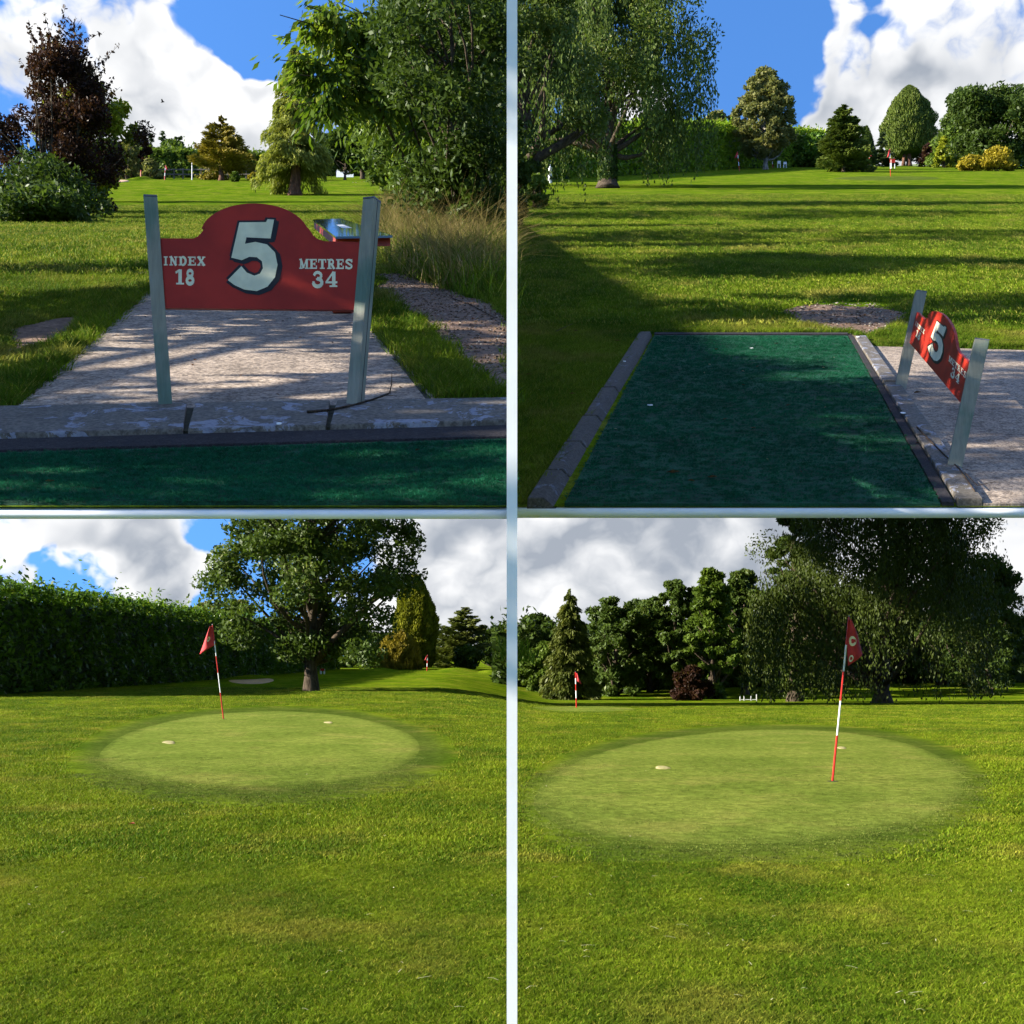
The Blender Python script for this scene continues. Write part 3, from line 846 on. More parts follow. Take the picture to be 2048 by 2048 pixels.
LEAFK = 1.5
def make_leaves(g, C, leaf, aspect=.45, up=.4, axis=None, droop=0.0):
    n = len(C)
    A = rsph(g, n) if axis is None else unit(axis + .45 * rsph(g, n))
    A[:, 2] -= droop
    N_ = rsph(g, n); N_[:, 2] += up
    L = leaf * LEAFK * g.uniform(.35, .65, n)
    return A, N_, L, L * aspect * g.uniform(.7, 1.2, n)


def crown_broad(g, H, Rx, Ry, hb, n, leaf, K, env=env_egg, cs=.20, flat=.65, hollow=.42, lobes=.18, droop=.15, sky_gap=0.0):
    t = g.beta(1.25, 1.15, K); az = g.uniform(0, 2 * np.pi, K); rf = g.uniform(0, 1, K) ** hollow
    ph = g.uniform(0, 6.28, 3)
    lob = 1 + lobes * (np.sin(2 * az + ph[0] + 5 * t) + .7 * np.sin(3 * az + ph[1] - 7 * t))
    e = env(t) * lob
    S = cs * np.minimum(Rx, Ry) * g.uniform(.6, 1.35, K)
    cc = np.column_stack([Rx * e * rf * np.cos(az), Ry * e * rf * np.sin(az), hb + t * (H - hb)])
    wgt = S ** 2; wgt /= wgt.sum()
    idx = g.choice(K, n, p=wgt)
    off = g.normal(size=(n, 3)); rr = np.linalg.norm(off, axis=1, keepdims=True); off = off / rr * np.minimum(rr, 2.1) ** .8
    C = cc[idx] + off * S[idx][:, None] * np.array([1, 1, flat]) * .72
    A, N_, L, W_ = make_leaves(g, C, leaf, droop=droop)
    rnd = np.clip(g.uniform(0, 1, n) * .7 + .3 * g.uniform(0, 1, K)[idx], 0, 1)
    return C, A, N_, L, W_, rnd, cc


def crown_conifer(g, H, Rad, hb, n, leaf, nb, exp=.9, droop=.25, hang=.0, rag=.3, upturn=0.0, aspect=.28, flame=None):
    t = np.sort(g.uniform(0, 1, nb) ** .9); az = g.uniform(0, 2 * np.pi, nb)
    ln = Rad * (np.clip(1 - t, 0, 1) ** exp if flame is None else flame(t)) * g.uniform(1 - rag, 1 + rag * .5, nb) + .05 * Rad
    h0 = hb + t * (H - hb) * .98
    w = ln ** 1.3 + .02; w /= w.sum(); idx = g.choice(nb, n, p=w)
    s = g.uniform(0, 1, n) ** .55
    dirv = np.column_stack([np.cos(az), np.sin(az), np.zeros(nb)])
    l = ln[idx]
    z = h0[idx] - droop * l * s ** 1.5 + upturn * l * s ** 3
    side = np.column_stack([-np.sin(az), np.cos(az), np.zeros(nb)])[idx]
    C = dirv[idx] * (l * s)[:, None] + side * (g.normal(size=n) * .17 * l * (1.05 - .5 * s))[:, None]
    C[:, 2] = z + g.normal(size=n) * .03 * l - hang * g.uniform(0, 1, n) ** 1.4 * (.3 + .7 * s) * Rad * .5
    ax = dirv[idx] * (1 - .7 * min(1, hang * 1.4)) + np.array([0, 0, -1.0]) * (hang * 1.3 + droop * .8)
    A, N_, L, W_ = make_leaves(g, C, leaf, aspect, .5, ax)
    rnd = np.clip(.55 * g.uniform(0, 1, n) + .45 * s * g.uniform(.4, 1, nb)[idx], 0, 1)
    tips = np.column_stack([dirv[:, 0] * ln * .8, dirv[:, 1] * ln * .8, h0 - droop * ln * .7])
    return C, A, N_, L, W_, rnd, (h0, dirv, ln)


def crown_column(g, H, Rx, hb, n, leaf, env, lump=.12, Ry=None, aspect=.4):
    Ry = Ry or Rx
    t = g.uniform(0, 1, n) ** .95; az = g.uniform(0, 2 * np.pi, n)
    K = 140; kt = g.uniform(0, 1, K); ka = g.uniform(0, 2 * np.pi, K); kr = g.uniform(-1, 1, K)
    bump = np.zeros(n)
    for a, b, c in zip(kt, ka, kr):
        dd = ((t - a) * H / Rx * 2.2) ** 2 + (np.angle(np.exp(1j * (az - b))) * 2.4) ** 2
        bump = np.maximum(bump, np.exp(-dd * 2.2) * (.6 + .4 * c))
    e = env(t) * (1 - lump * 1.3 + 2.0 * lump * bump) * (1 - .30 * g.uniform(0, 1, n) ** 2.2)
    C = np.column_stack([Rx * e * np.cos(az), Ry * e * np.sin(az), hb + t * (H - hb)])
    ax = np.column_stack([np.cos(az) * .5, np.sin(az) * .5, np.ones(n) * .9])
    A, N_, L, W_ = make_leaves(g, C, leaf, aspect, .2, ax)
    N_ = unit(N_ + .9 * np.column_stack([np.cos(az), np.sin(az), .3 * np.ones(n)]))
    rnd = np.clip(.55 * g.uniform(0, 1, n) + .5 * bump, 0, 1)
    return C, A, N_, L, W_, rnd


def crown_weep(g, H, Rx, Ry, hb, n, leaf, strands, env=env_dome, low=None):
    """hanging curtains of foliage"""
    K = 75; tk = g.uniform(.18, 1, K); ak = g.uniform(0, 2 * np.pi, K); rk = g.uniform(.25, 1, K) ** .6
    t = np.empty(strands); az = np.empty(strands); rf = np.empty(strands); ki = g.integers(0, K, strands)
    t = np.clip(tk[ki] + g.normal(size=strands) * .05, .1, 1); az = ak[ki] + g.normal(size=strands) * .16; rf = np.clip(rk[ki] + g.normal(size=strands) * .10, .05, 1.05)
    e = env(t)
    top = np.column_stack([Rx * e * rf * np.cos(az), Ry * e * rf * np.sin(az), hb + t * (H - hb)])
    ln = (H - hb) * g.uniform(.10, .42, strands) * (.6 + .6 * rf)
    lo = (hb if low is None else low)
    ln = np.minimum(ln, np.maximum(top[:, 2] - lo * g.uniform(.7, 1.6, strands), .2))
    w = ln / ln.sum(); idx = g.choice(strands, n, p=w); s = g.uniform(0, 1, n)
    C = top[idx].copy(); C[:, 2] -= s * ln[idx]
    out = np.column_stack([np.cos(az), np.sin(az)])[idx]
    C[:, :2] += out * (np.sqrt(s) * .10 * ln[idx])[:, None]
    C += g.normal(size=(n, 3)) * leaf * .9
    ax = np.tile(np.array([[0, 0, -1.0]]), (n, 1))
    A, N_, L, W_ = make_leaves(g, C, leaf, .42, .1, ax)
    rnd = np.clip(.65 * g.uniform(0, 1, n) + .35 * g.uniform(0, 1, K)[ki[idx]], 0, 1)
    return C, A, N_, L, W_, rnd, top


def limb(mb, a, b, r0, r1, bend=.12, g=None, seg=4, n=5):
    a, b = np.array(a, float), np.array(b, float); ln = np.linalg.norm(b - a); o = (g.normal(size=3) * bend * ln if g is not None else 0)
    pts = [a + (b - a) * s + o * math.sin(math.pi * s) * .5 + np.array([0, 0, -.0]) for s in np.linspace(0, 1, seg + 1)]
    mb.tube(pts, [r0 + (r1 - r0) * s for s in np.linspace(0, 1, seg + 1)], n, False)


def trunk_mesh(g, H, hb, r, tips, nl=26, flare=1.5, lean=(0, 0), topf=.82, n=9, rtip=.012):
    mb = MB(); hs = [-.15, 0, .05 * H, .13 * H, .3 * H, .5 * H, .68 * H, topf * H]; fr = [flare * 1.1, flare, 1.12, .95, .78, .55, .35, .08]
    w = g.normal(size=(len(hs), 2)) * r * .35; w[:3] = 0
    pts = [(lean[0] * max(h, 0) / H + w[i, 0], lean[1] * max(h, 0) / H + w[i, 1], h) for i, h in enumerate(hs)]
    mb.tube(pts, [r * f for f in fr], n)
    if tips is not None and len(tips):
        for tp in tips[g.choice(len(tips), min(nl, len(tips)), replace=False)]:
            hz = max(hb * .75, tp[2] - (math.hypot(tp[0], tp[1]) * g.uniform(.5, 1.1)) - .05 * H); hz = min(hz, topf * H * .95)
            c = np.interp(hz, hs, [p_[0] for p_ in pts]), np.interp(hz, hs, [p_[1] for p_ in pts])
            rr = r * float(np.interp(hz, hs, fr))
            limb(mb, (c[0], c[1], hz), tp, max(rr * .55, rtip * 1.5), rtip, .14, g)
    return mb


def plant(name, label, cat, loc, leafmesh, leafmat, trunk=None, bark=BARK, group=None, rz=0.0, crown_name='crown', trunk_name='trunk'):
    root = thing(name, label, cat, loc, group, rz)
    obj(crown_name, leafmesh, root, leafmat)
    if trunk is not None: obj(trunk_name, trunk if isinstance(trunk, bpy.types.Mesh) else trunk.mesh(trunk_name, True), root, bark)
    return root


def again(root, label, loc, rz, sc=1.0, group=None):
    """another individual of the same kind"""
    r2 = root.copy(); COL.objects.link(r2); r2.location = tuple(float(v) for v in loc); r2.rotation_euler = (0, 0, rz)
    r2.scale = (sc, sc, sc) if not hasattr(sc, '__len__') else sc
    r2['label'] = label
    if group: r2['group'] = group
    for ch in list(root.children):
        c = ch.copy(); COL.objects.link(c); c.parent = r2
    return r2


def spot(p, bx, by, left, right, top, d=None):
    """base point and size in metres of a plant from its place in the photograph"""
    if d is None: g_ = G(p, bx, by)
    else:
        x = (bx - CX) / F * d; g_ = np.array([x, d, float(ground(p, x, d))])
    k_ = g_[1] / F
    base_row = YC - (g_[2] - E) / k_
    return g_, (base_row - top) * k_, max(bx - left, right - bx) * k_, k_


rg = np.random.default_rng


def broad_tree(name, label, cat, p, bx, by, left, right, top, mat, n, leaf, K=90, crown_from=.25, env=env_egg, trunk_r=None, seed=1, bark=BARK, d=None, group=None, Hx=1.0, nl=30, ry=.9, rx=1.0, **kw):
    loc, H, Rad, k_ = spot(p, bx, by, left, right, top, d); g = rg(seed); H *= Hx; Rad *= rx
    c = crown_broad(g, H, Rad, Rad * ry, H * crown_from, n, leaf, K, env, **kw)
    tr = trunk_mesh(g, H, H * crown_from, trunk_r or .028 * H, c[6], nl)
    return plant(name, label, cat, loc, leaf_mesh('crown', *c[:6]), mat, tr, bark, group)


def conifer(name, label, cat, p, bx, by, left, right, top, mat, n, leaf, nb=150, crown_from=.08, trunk_r=None, seed=1, bark=BARK, d=None, group=None, **kw):
    loc, H, Rad, k_ = spot(p, bx, by, left, right, top, d); g = rg(seed)
    c = crown_conifer(g, H, Rad, H * crown_from, n, leaf, nb, **kw)
    mb = trunk_mesh(g, H, H * crown_from, trunk_r or .02 * H, None, topf=.96)
    h0, dv, ln = c[6]
    for i in range(0, nb, max(1, nb // 60)):
        limb(mb, (0, 0, h0[i]), (dv[i, 0] * ln[i] * .8, dv[i, 1] * ln[i] * .8, h0[i] - kw.get('droop', .25) * ln[i] * .7), .012 * H * .35, .006, .05, g, 3, 4)
    return plant(name, label, cat, loc, leaf_mesh('crown', *c[:6]), mat, mb, bark, group)


def column(name, label, cat, p, bx, by, left, right, top, mat, n, leaf, env=env_flame, crown_from=.03, seed=1, bark=BARK, d=None, trunk_r=None, lump=.12, group=None):
    loc, H, Rad, k_ = spot(p, bx, by, left, right, top, d); g = rg(seed)
    c = crown_column(g, H, Rad, H * crown_from, n, leaf, env, lump)
    root = plant(name, label, cat, loc, leaf_mesh('crown', *c[:6]), mat, trunk_mesh(g, H, H * crown_from, trunk_r or .02 * H, None, topf=.9), bark, group)
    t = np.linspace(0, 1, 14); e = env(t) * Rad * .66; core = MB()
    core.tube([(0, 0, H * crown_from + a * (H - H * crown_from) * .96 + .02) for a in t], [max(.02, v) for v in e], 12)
    obj('light_block_core', core.mesh('light_block_core', True), root, L_DARK)  # solid dark core added to block light through the foliage
    return root


def bush(name, label, cat, p, bx, by, left, right, top, mat, n, leaf, seed=1, d=None, K=50, group=None, env=env_dome, ry=.8, **kw):
    loc, H, Rad, k_ = spot(p, bx, by, left, right, top, d); g = rg(seed)
    kw = dict(dict(cs=.26, flat=.8, hollow=.5, lobes=.12), **kw)
    c = crown_broad(g, H, Rad, Rad * ry, H * .04, n, leaf, K, env, **kw)
    C = c[0]; C[:, 2] = np.abs(C[:, 2] - .02) + .02
    mb = MB()
    for tp in c[6][g.choice(len(c[6]), min(18, len(c[6])), replace=False)]:
        limb(mb, (g.normal() * .05 * Rad, g.normal() * .05 * Rad, -.05), tp, .012 * H + .008, .004, .15, g)
    return plant(name, label, cat, loc, leaf_mesh('foliage', *c[:6]), mat, mb, BARK, group, crown_name='foliage', trunk_name='stems')


def hedge(name, label, p, path, heights, thick, mat, n, leaf, seed=1, rag=.25):
    """hedge along ground points (x, d); the leafy faces are bumpy, a solid dark core inside blocks the light"""
    g = rg(seed); path = np.array(path, float); seg = np.diff(path, axis=0); ln = np.linalg.norm(seg, axis=1); cum = np.concatenate([[0], np.cumsum(ln)])
    root = thing(name, label, 'hedge', (0, 0, 0))
    s = g.uniform(0, cum[-1], n)
    px_ = np.interp(s, cum, path[:, 0]); py_ = np.interp(s, cum, path[:, 1]); hh = np.interp(s, cum, heights)
    i = np.clip(np.searchsorted(cum, s) - 1, 0, len(seg) - 1); tg = seg[i] / ln[i][:, None]; nr = np.column_stack([tg[:, 1], -tg[:, 0]])
    per = 2 * hh + thick; q = g.uniform(0, 1, n) * per
    side = np.where(q < hh, 1, np.where(q < hh + thick, 0, -1))
    z = np.where(side == 1, q, np.where(side == 0, hh, q - hh - thick)); across = np.where(side == 1, thick / 2, np.where(side == 0, q - hh - thick / 2, -thick / 2))
    lump = .5 * np.sin(s * 1.9 + 2 * np.sin(z * 1.3)) * np.sin(z * 2.1 + 1.7 * np.sin(s * .9)) + .35 * np.sin(s * 4.7 + z * 3.1)
    inn = g.uniform(0, 1, n) ** 2 * .5
    across = across + side * (lump * rag - inn) ; topz = z + (side == 0) * (lump * rag * 1.1 + np.abs(g.normal(size=n)) ** 2 * rag * .35 - .15)
    sprig = (side == 0) & (g.uniform(0, 1, n) < .10); topz = np.where(sprig, topz + np.abs(np.sin(s * 7.3)) ** 6 * rag * .8 * g.uniform(0, 1, n), topz)
    topz = np.maximum(topz, .03)
    X = px_ + nr[:, 0] * across; D = py_ + nr[:, 1] * across
    Z = ground(p, X, D) + topz
    C = np.column_stack([X, D, Z]) + g.normal(size=(n, 3)) * .05
    A, N_, L, W_ = make_leaves(g, C, leaf, .48, .5)
    N_ = unit(N_ + .7 * np.column_stack([nr[:, 0] * side, nr[:, 1] * side, (side == 0) * 1.0 + .3]))
    rnd = np.clip(.6 * g.uniform(0, 1, n) + .3 * (lump + .5) + .15 * (topz / np.maximum(hh, .1) > .85), 0, 1)
    obj('foliage', leaf_mesh('foliage', C, A, N_, L, W_, rnd), root, mat)
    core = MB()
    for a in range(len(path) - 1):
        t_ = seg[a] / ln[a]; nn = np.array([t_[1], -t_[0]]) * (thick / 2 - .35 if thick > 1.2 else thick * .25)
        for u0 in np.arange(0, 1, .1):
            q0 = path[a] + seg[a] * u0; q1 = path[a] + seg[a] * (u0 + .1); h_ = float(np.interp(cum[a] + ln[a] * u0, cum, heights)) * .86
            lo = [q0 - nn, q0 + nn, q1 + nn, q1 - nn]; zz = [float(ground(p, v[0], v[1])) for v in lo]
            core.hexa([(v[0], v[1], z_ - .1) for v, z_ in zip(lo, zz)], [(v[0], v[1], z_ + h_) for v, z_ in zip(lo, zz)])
    o = core.build('light_block_core', L_DARK, root); fix_normals(o)
    return root


# ---- upper left lawn
def purple_bush():
    p = 'UL'; loc, H, Rad, k_ = spot(p, 110, 428, -60, 262, 118); g = rg(11)
    c = crown_broad(g, H, Rad * .95, Rad * .8, H * .08, 32000, .085, 110, env_oak, .15, .8, .5, .22)
    C = c[0]; C[:, 2] = np.abs(C[:, 2] - .1) + .1
    root = plant('purple_leaved_bush', 'tall dark purple leaved bush with spiky shoots above green undergrowth', 'bush', loc, leaf_mesh('foliage', *c[:6]), L_PURPLE, crown_name='foliage')
    mb = MB()
    for tp in c[6][g.choice(110, 40, replace=False)]: limb(mb, (g.normal() * .2, g.normal() * .2, -.05), tp, .045, .008, .12, g)
    sh = []; ax = []
    for i in range(90):          # long shoots
        tp = c[6][g.integers(0, 110)]
        if tp[2] < H * .45: continue
        e = tp + np.array([g.normal() * .5 + .15, g.normal() * .4, g.uniform(.6, 1.5)])
        limb(mb, tp, e, .012, .004, .08, g)
        m_ = 46; s_ = g.uniform(0, 1, m_)[:, None]; sh.append(tp + (e - tp) * s_ + g.normal(size=(m_, 3)) * .035); ax.append(np.tile(e - tp, (m_, 1)))
    obj('stems', mb.mesh('stems'), root, BARK)
    C2 = np.concatenate(sh); A, N_, L, W_ = make_leaves(g, C2, .09, .5, .3)
    obj('shoots', leaf_mesh('shoots', C2, A, N_, L, W_, g.uniform(0, 1, len(C2))), root, L_PURPLE)
purple_bush()
bush('undergrowth_shrub', 'low leafy green undergrowth at the foot of the purple bush', 'shrub', 'UL', 80, 438, -60, 215, 345, L_DARK, 10000, .10, 12, K=70)
bush('undergrowth_shrub', 'brighter low green shrub fringe in front of the purple bush', 'shrub', 'UL', 90, 447, -40, 205, 408, L_OAK, 6000, .10, 13, K=60)
broad_tree('yellow_green_tree', 'rounded yellow green tree just behind the purple bush', 'tree', 'UL', 175, 400, 85, 262, 176, L_YEL, 17000, .20, 90, .12, env_round, seed=14, d=52, cs=.22)
broad_tree('purple_tree', 'small dark purple tree by the rail fence', 'tree', 'UL', 272, 353, 238, 296, 262, L_PURPLE, 5000, .32, 40, .1, env_egg, seed=15, d=120)
bush('pale_shrub', 'pale straw green shrub beside the small purple tree', 'shrub', 'UL', 255, 357, 232, 280, 285, L_GREY, 5000, .30, 16, d=117)
bush('grey_shrub', 'grey green shrub behind the rail fence near the red flag', 'shrub', 'UL', 302, 356, 280, 322, 322, L_GREY, 3000, .26, 17, d=116)
for i_, (bx_, tp_, w_) in enumerate([(276, 258, 11), (290, 262, 9), (302, 266, 8), (326, 260, 12), (343, 276, 9), (352, 272, 8), (361, 268, 8)]):
    conifer('spruce_tree', 'thin dark spruce standing in the row beyond the far hedge', 'tree', 'UL', bx_, 350, bx_ - w_ * 1.5, bx_ + w_ * 1.5, tp_, L_BLUE, 2200, .45, 60, .1, seed=30 + i_, d=150, droop=.2, rag=.45, group='spruces beyond the far hedge')
def hpath(p, pts): return [((px - CX) / F * d, d) for px, d in pts]
hedge('far_hedge', 'clipped green hedge behind the rail fence and golden conifer', 'UL', hpath('UL', [(225, 128), (400, 128), (560, 128)]), [3.2, 2.9, 2.6], 3.0, L_MID, 13000, .38, 18)
bush('round_bush', 'big rounded green bush rising above the far clipped hedge', 'bush', 'UL', 345, 350, 292, 398, 292, L_MID, 6000, .36, 19, d=134)
conifer('golden_conifer', 'golden yellow spreading conifer with bare reddish trunk by the rail fence', 'tree', 'UL', 443, 361, 372, 500, 231, L_GOLDCON, 17000, .26, 90, .14, seed=20, bark=BARK_RED, trunk_r=.22, droop=.05, rag=.40, upturn=.12, exp=.8)
bush('bramble_bush', 'dark bramble thicket under the arching hawthorn on the grass bank', 'bush', 'UL', 925, 0, 840, 1010, 322, L_DARK, 9000, .055, 58, d=13.2, K=50)
bush('golden_shrub', 'small round golden yellow shrub beside the golden conifer', 'shrub', 'UL', 506, 364, 496, 516, 347, L_GOLD, 1500, .18, 21, d=106, env=env_round)
bush('small_green_shrub', 'small green shrub on the lawn edge between golden conifer and golden ball', 'shrub', 'UL', 470, 364, 463, 478, 344, L_MID, 900, .2, 22, d=106)
conifer('weeping_conifer', 'tall weeping pale green conifer with flared trunk on the lawn', 'tree', 'UL', 590, 391, 520, 668, 85, L_WEEPCON, 42000, .20, 170, .17, seed=23, bark=BARK_RED, trunk_r=.34, droop=.35, hang=.42, exp=.74, rag=.25, aspect=.22)
broad_tree('oak_tree', 'large dark green oak standing behind the weeping conifer', 'tree', 'UL', 725, 357, 655, 800, 220, L_DARK, 17000, .36, 70, .22, env_round, seed=24, d=118, cs=.25, lobes=.25)
broad_tree('oak_tree', 'smaller dark oak between the weeping conifer and the big oak', 'tree', 'UL', 690, 357, 652, 728, 272, L_DARK, 8000, .36, 40, .15, env_round, seed=25, d=112, cs=.27)
hedge('low_hedge', 'low dark hedge across the far end of the fairway behind the upright sign', 'UL', hpath('UL', [(560, 140), (840, 140)]), [1.8, 1.8], 2.0, L_DARK, 4500, .36, 26)
for i_, (bx_, l_, r_, tp_, dd_, m_, nn_) in enumerate([(800, 745, 850, 268, 80, L_MID, 9000), (850, 790, 915, 250, 55, L_ASH, 13000), (905, 860, 970, 255, 38, L_GREY, 10000), (960, 900, 1040, 225, 29, L_DARK, 17000), (1000, 925, 1040, 205, 23, L_DARK, 15000)]):
    bush('hedgerow_bush', ['mid green bush at the far end of the hedgerow above the grass bank', 'bright ash green bush in the hedgerow above the grass bank', 'grey green bush in the hedgerow above the grass bank', 'dark tall bush in the hedgerow above the long dry grass', 'darkest tall bush in the hedgerow nearest the tee kerb'][i_],
         'bush', 'UL', bx_, 0, l_, r_, tp_, m_, nn_, .055 + dd_ * .0028, 40 + i_, d=dd_, K=60, ry=.5 if dd_ < 40 else .8)


def ash_tree():
    """tree in the hedgerow whose boughs reach over the lawn"""
    g = rg(51); d0 = 21.0; x0 = (985 - CX) / F * d0; z0 = float(ground('UL', x0, d0)); root = thing('overhanging_ash_tree', 'leafy ash tree in the hedgerow with boughs drooping over the lawn behind the upright sign', 'tree', (x0, d0, z0))
    o0 = np.array([x0, d0, z0]); mb = MB(); C = []; AX = []
    mb.tube([(0, 0, -.2), (.02, .05, .6), (-.08, .0, 1.3), (-.15, -.1, 1.9)], [.13, .10, .08, .04], 8)
    boughs = [((985, 240), (620, 60), 17.5), ((985, 230), (560, 120), 16.5), ((985, 210), (590, 210), 16.5), ((985, 260), (745, 205), 17), ((985, 270), (800, 270), 17.5), ((985, 250), (830, 120), 18), ((985, 220), (760, 20), 17.5), ((985, 300), (850, 330), 19),
              ((985, 200), (900, 30), 18), ((985, 240), (960, 90), 18), ((985, 260), (920, 200), 18), ((985, 220), (680, 5), 17), ((985, 220), (610, 10), 16.5), ((985, 240), (900, 260), 18.5), ((985, 220), (560, 30), 16.5), ((985, 250), (600, 150), 16.6), ((985, 250), (700, 110), 17)]
    for (ax_, ay_), (bx_, by_), dd in boughs:
        a = P(ax_, ay_, d0) - o0; b = P(bx_, by_, dd) - o0
        n_ = 9; mid = (a + b) / 2 + np.array([0, 0, .35])
        pts = [(1 - s) ** 2 * a + 2 * s * (1 - s) * mid + s * s * b for s in np.linspace(0, 1, n_)]
        mb.tube(pts, list(np.linspace(.035, .006, n_)), 5, False)
        L_ = np.linalg.norm(b - a); tw = int(15 * L_)
        heavy = 1.9 if bx_ < 640 else 1.0
        for _ in range(int(tw * heavy)):
            s = g.uniform(.12, 1.0) ** .7; q = np.array(pts[min(n_ - 1, int(s * (n_ - 1)))]) + g.normal(size=3) * .08
            e = q + np.array([g.normal() * .28 - .06, g.normal() * .28, g.normal() * .10 - g.uniform(.06, .42)])
            if g.uniform() < .4: limb(mb, q, e, .005, .002, .1, g, 2, 3)
            m_ = 13; u = g.uniform(.15, 1.05, m_)[:, None]
            C.append(q + (e - q) * u + g.normal(size=(m_, 3)) * .05); AX.append(np.tile(e - q, (m_, 1)))
    C = np.concatenate(C); AX = unit(np.concatenate(AX)); AX[:, 2] -= .5
    A, N_, L, W_ = make_leaves(g, C, .105, .34, .4, AX)
    obj('crown', leaf_mesh('crown', C, A, N_, L, W_, g.uniform(0, 1, len(C))), root, L_ASH); obj('trunk', mb.mesh('trunk', True), root, BARK)
ash_tree()
def hedgerow_tree(label, x, d, h0, H, rad, n, leaf, mat, seed):
    g = rg(seed); c = crown_broad(g, H, rad, rad * 1.5, h0, n, leaf, 60, env_oak, .24, .8, .5, .12)
    return plant('hawthorn_tree', label, 'tree', (x, d, float(ground('UL', x, d))), leaf_mesh('crown', *c[:6]), mat, trunk_mesh(g, H, h0, .012 * H, c[6], 26))
hedgerow_tree('dark leafy hawthorn arching over the long dry grass bank', -.70, 13.5, .62, 4.0, .95, 19000, .055, L_DARK, 54)
hedgerow_tree('olive green hawthorn in the middle of the hedgerow', -1.25, 18.5, .25, 5.2, 1.25, 12000, .075, L_DARK, 53)
hedgerow_tree('tall leafy hawthorn in the hedgerow beyond the olive one', -1.5, 25.0, .25, 6.6, 1.6, 11000, .10, L_MID, 55)
hedgerow_tree('tallest hawthorn far along the hedgerow', -2.6, 34.0, .6, 8.0, 2.2, 11000, .13, L_MID, 56)

# ---- tall unseen lime added beyond the left edge of the picture, rooted on the lower lawn; its shade falls across both tees
def shade_trees():
    g = rg(61); H = 11.5
    c = crown_broad(g, H, 2.9, 5.6, 3.5, 34000, .14, 190, env_oak, .14, .8, .5, .12)
    c[0][:, 1] += 3.5; c[6][:, 1] += 3.5
    x, y = -6.4, 1.7
    ok = c[0][:, 2] > .40 * (3.3 + 1.2 * sstep(4.0, 6.5, c[0][:, 1] + y) - (c[0][:, 0] + x))          # crown cut along the sun's slope to keep the lower lawn lit
    wx, wd = c[0][:, 0] + x, c[0][:, 1] + y; ok &= (wx < -.47 * wd - .1) | (c[0][:, 2] > E + .62 * wd)
    tips = c[6][c[6][:, 2] > .40 * (4.0 - (c[6][:, 0] + x))]
    tr = trunk_mesh(g, H, 4.6, .13, tips, 26, lean=(0, 3.0))
    plant('lime_tree', 'unseen lime tree added close beside the terrace, shading the tees', 'tree', (x, y, float(ground('LL', x, y))), leaf_mesh('crown', *[q[ok] for q in c[:6]]), L_MID, tr)
shade_trees()

# ---- upper right lawn
def ivy(root, g, H, r, n=2600, leaf=.12):
    az = g.uniform(0, 2 * np.pi, n); z = g.uniform(0, 1, n) ** 1.1 * H; rr = r * (1.2 + .25 * g.uniform(0, 1, n))
    C = np.column_stack([rr * np.cos(az), rr * np.sin(az), z]); A, N_, L, W_ = make_leaves(g, C, leaf, .8, .2)
    N_ = np.column_stack([np.cos(az), np.sin(az), .3 * np.ones(n)]) + .5 * rsph(g, n)
    obj('ivy', leaf_mesh('ivy', C, A, N_, L, W_, g.uniform(0, 1, n)), root, L_DARK)


def weep_tree(name, label, p, bx, by, left, right, top, n, leaf, strands, seed, mat=L_BIRCH, d=None, low=.8, hb=.18, tr=.34, bark=BARK, sx=1.0, ivy_h=None, fill=.35, nl=40, env=env_dome):
    loc, H, Rad, k_ = spot(p, bx, by, left, right, top, d); g = rg(seed)
    c = crown_weep(g, H, Rad * sx, Rad * .9, H * hb, int(n * (1 - fill)), leaf, strands, env, low)
    b = crown_broad(g, H, Rad * sx * .92, Rad * .8, H * max(hb, .3), int(n * fill), leaf, 70, env, .17, .7, .4, .12, .3)
    mrg = [np.concatenate([a_, b_]) for a_, b_ in zip(c[:6], b[:6])]
    root = plant(name, label, 'tree', loc, leaf_mesh('crown', *mrg), mat, trunk_mesh(g, H, H * hb, tr, np.concatenate([c[6], b[6]]), nl, 1.9), bark)
    if ivy_h: ivy(root, g, ivy_h, tr)
    return root


weep_tree('birch_tree', 'weeping birch with ivy clad trunk shading the fairway beyond the long mat', 'UR', 1215, 376, 1010, 1452, -60, 66000, .165, 900, 71, low=1.3, hb=.20, tr=.42, ivy_h=2.6, sx=.98)
weep_tree('lime_tree', 'big broadleaf tree with flared trunk beside the birch, at the hedgerow end', 'UR', 1048, 412, 880, 1225, -80, 36000, .115, 380, 72, mat=L_BIRCH, low=1.2, hb=.22, tr=.40, ivy_h=1.5, fill=.6)
bush('sucker_shrub', 'low leafy shoots at the foot of the broadleaf tree', 'shrub', 'UR', 1075, 400, 1045, 1100, 352, L_MID, 1800, .13, 73, d=39)
hedge('laurel_hedge', 'tall bright green laurel hedge behind the weeping birch', 'UR', hpath('UR', [(985, 84), (1150, 100), (1330, 122), (1480, 148), (1640, 170)]), [3.6, 4.4, 5.4, 5.6, 5.2], 3.0, L_LAUREL_SUNLIT, 34000, .34, 74, .3)
broad_tree('rounded_tree', 'brownish rounded tree showing above the laurel hedge', 'tree', 'UR', 1438, 340, 1400, 1476, 228, L_GREY, 5000, .5, 40, .3, env_round, seed=75, d=168)
broad_tree('rounded_tree', 'yellow green tree showing above the laurel hedge beside the birch', 'tree', 'UR', 1385, 340, 1345, 1420, 248, L_YEL, 4500, .5, 40, .3, env_round, seed=76, d=172)
broad_tree('rounded_tree', 'dark tree crown above the laurel hedge behind the birch', 'tree', 'UR', 1320, 340, 1270, 1366, 236, L_MID, 5000, .5, 40, .3, env_round, seed=77, d=172)
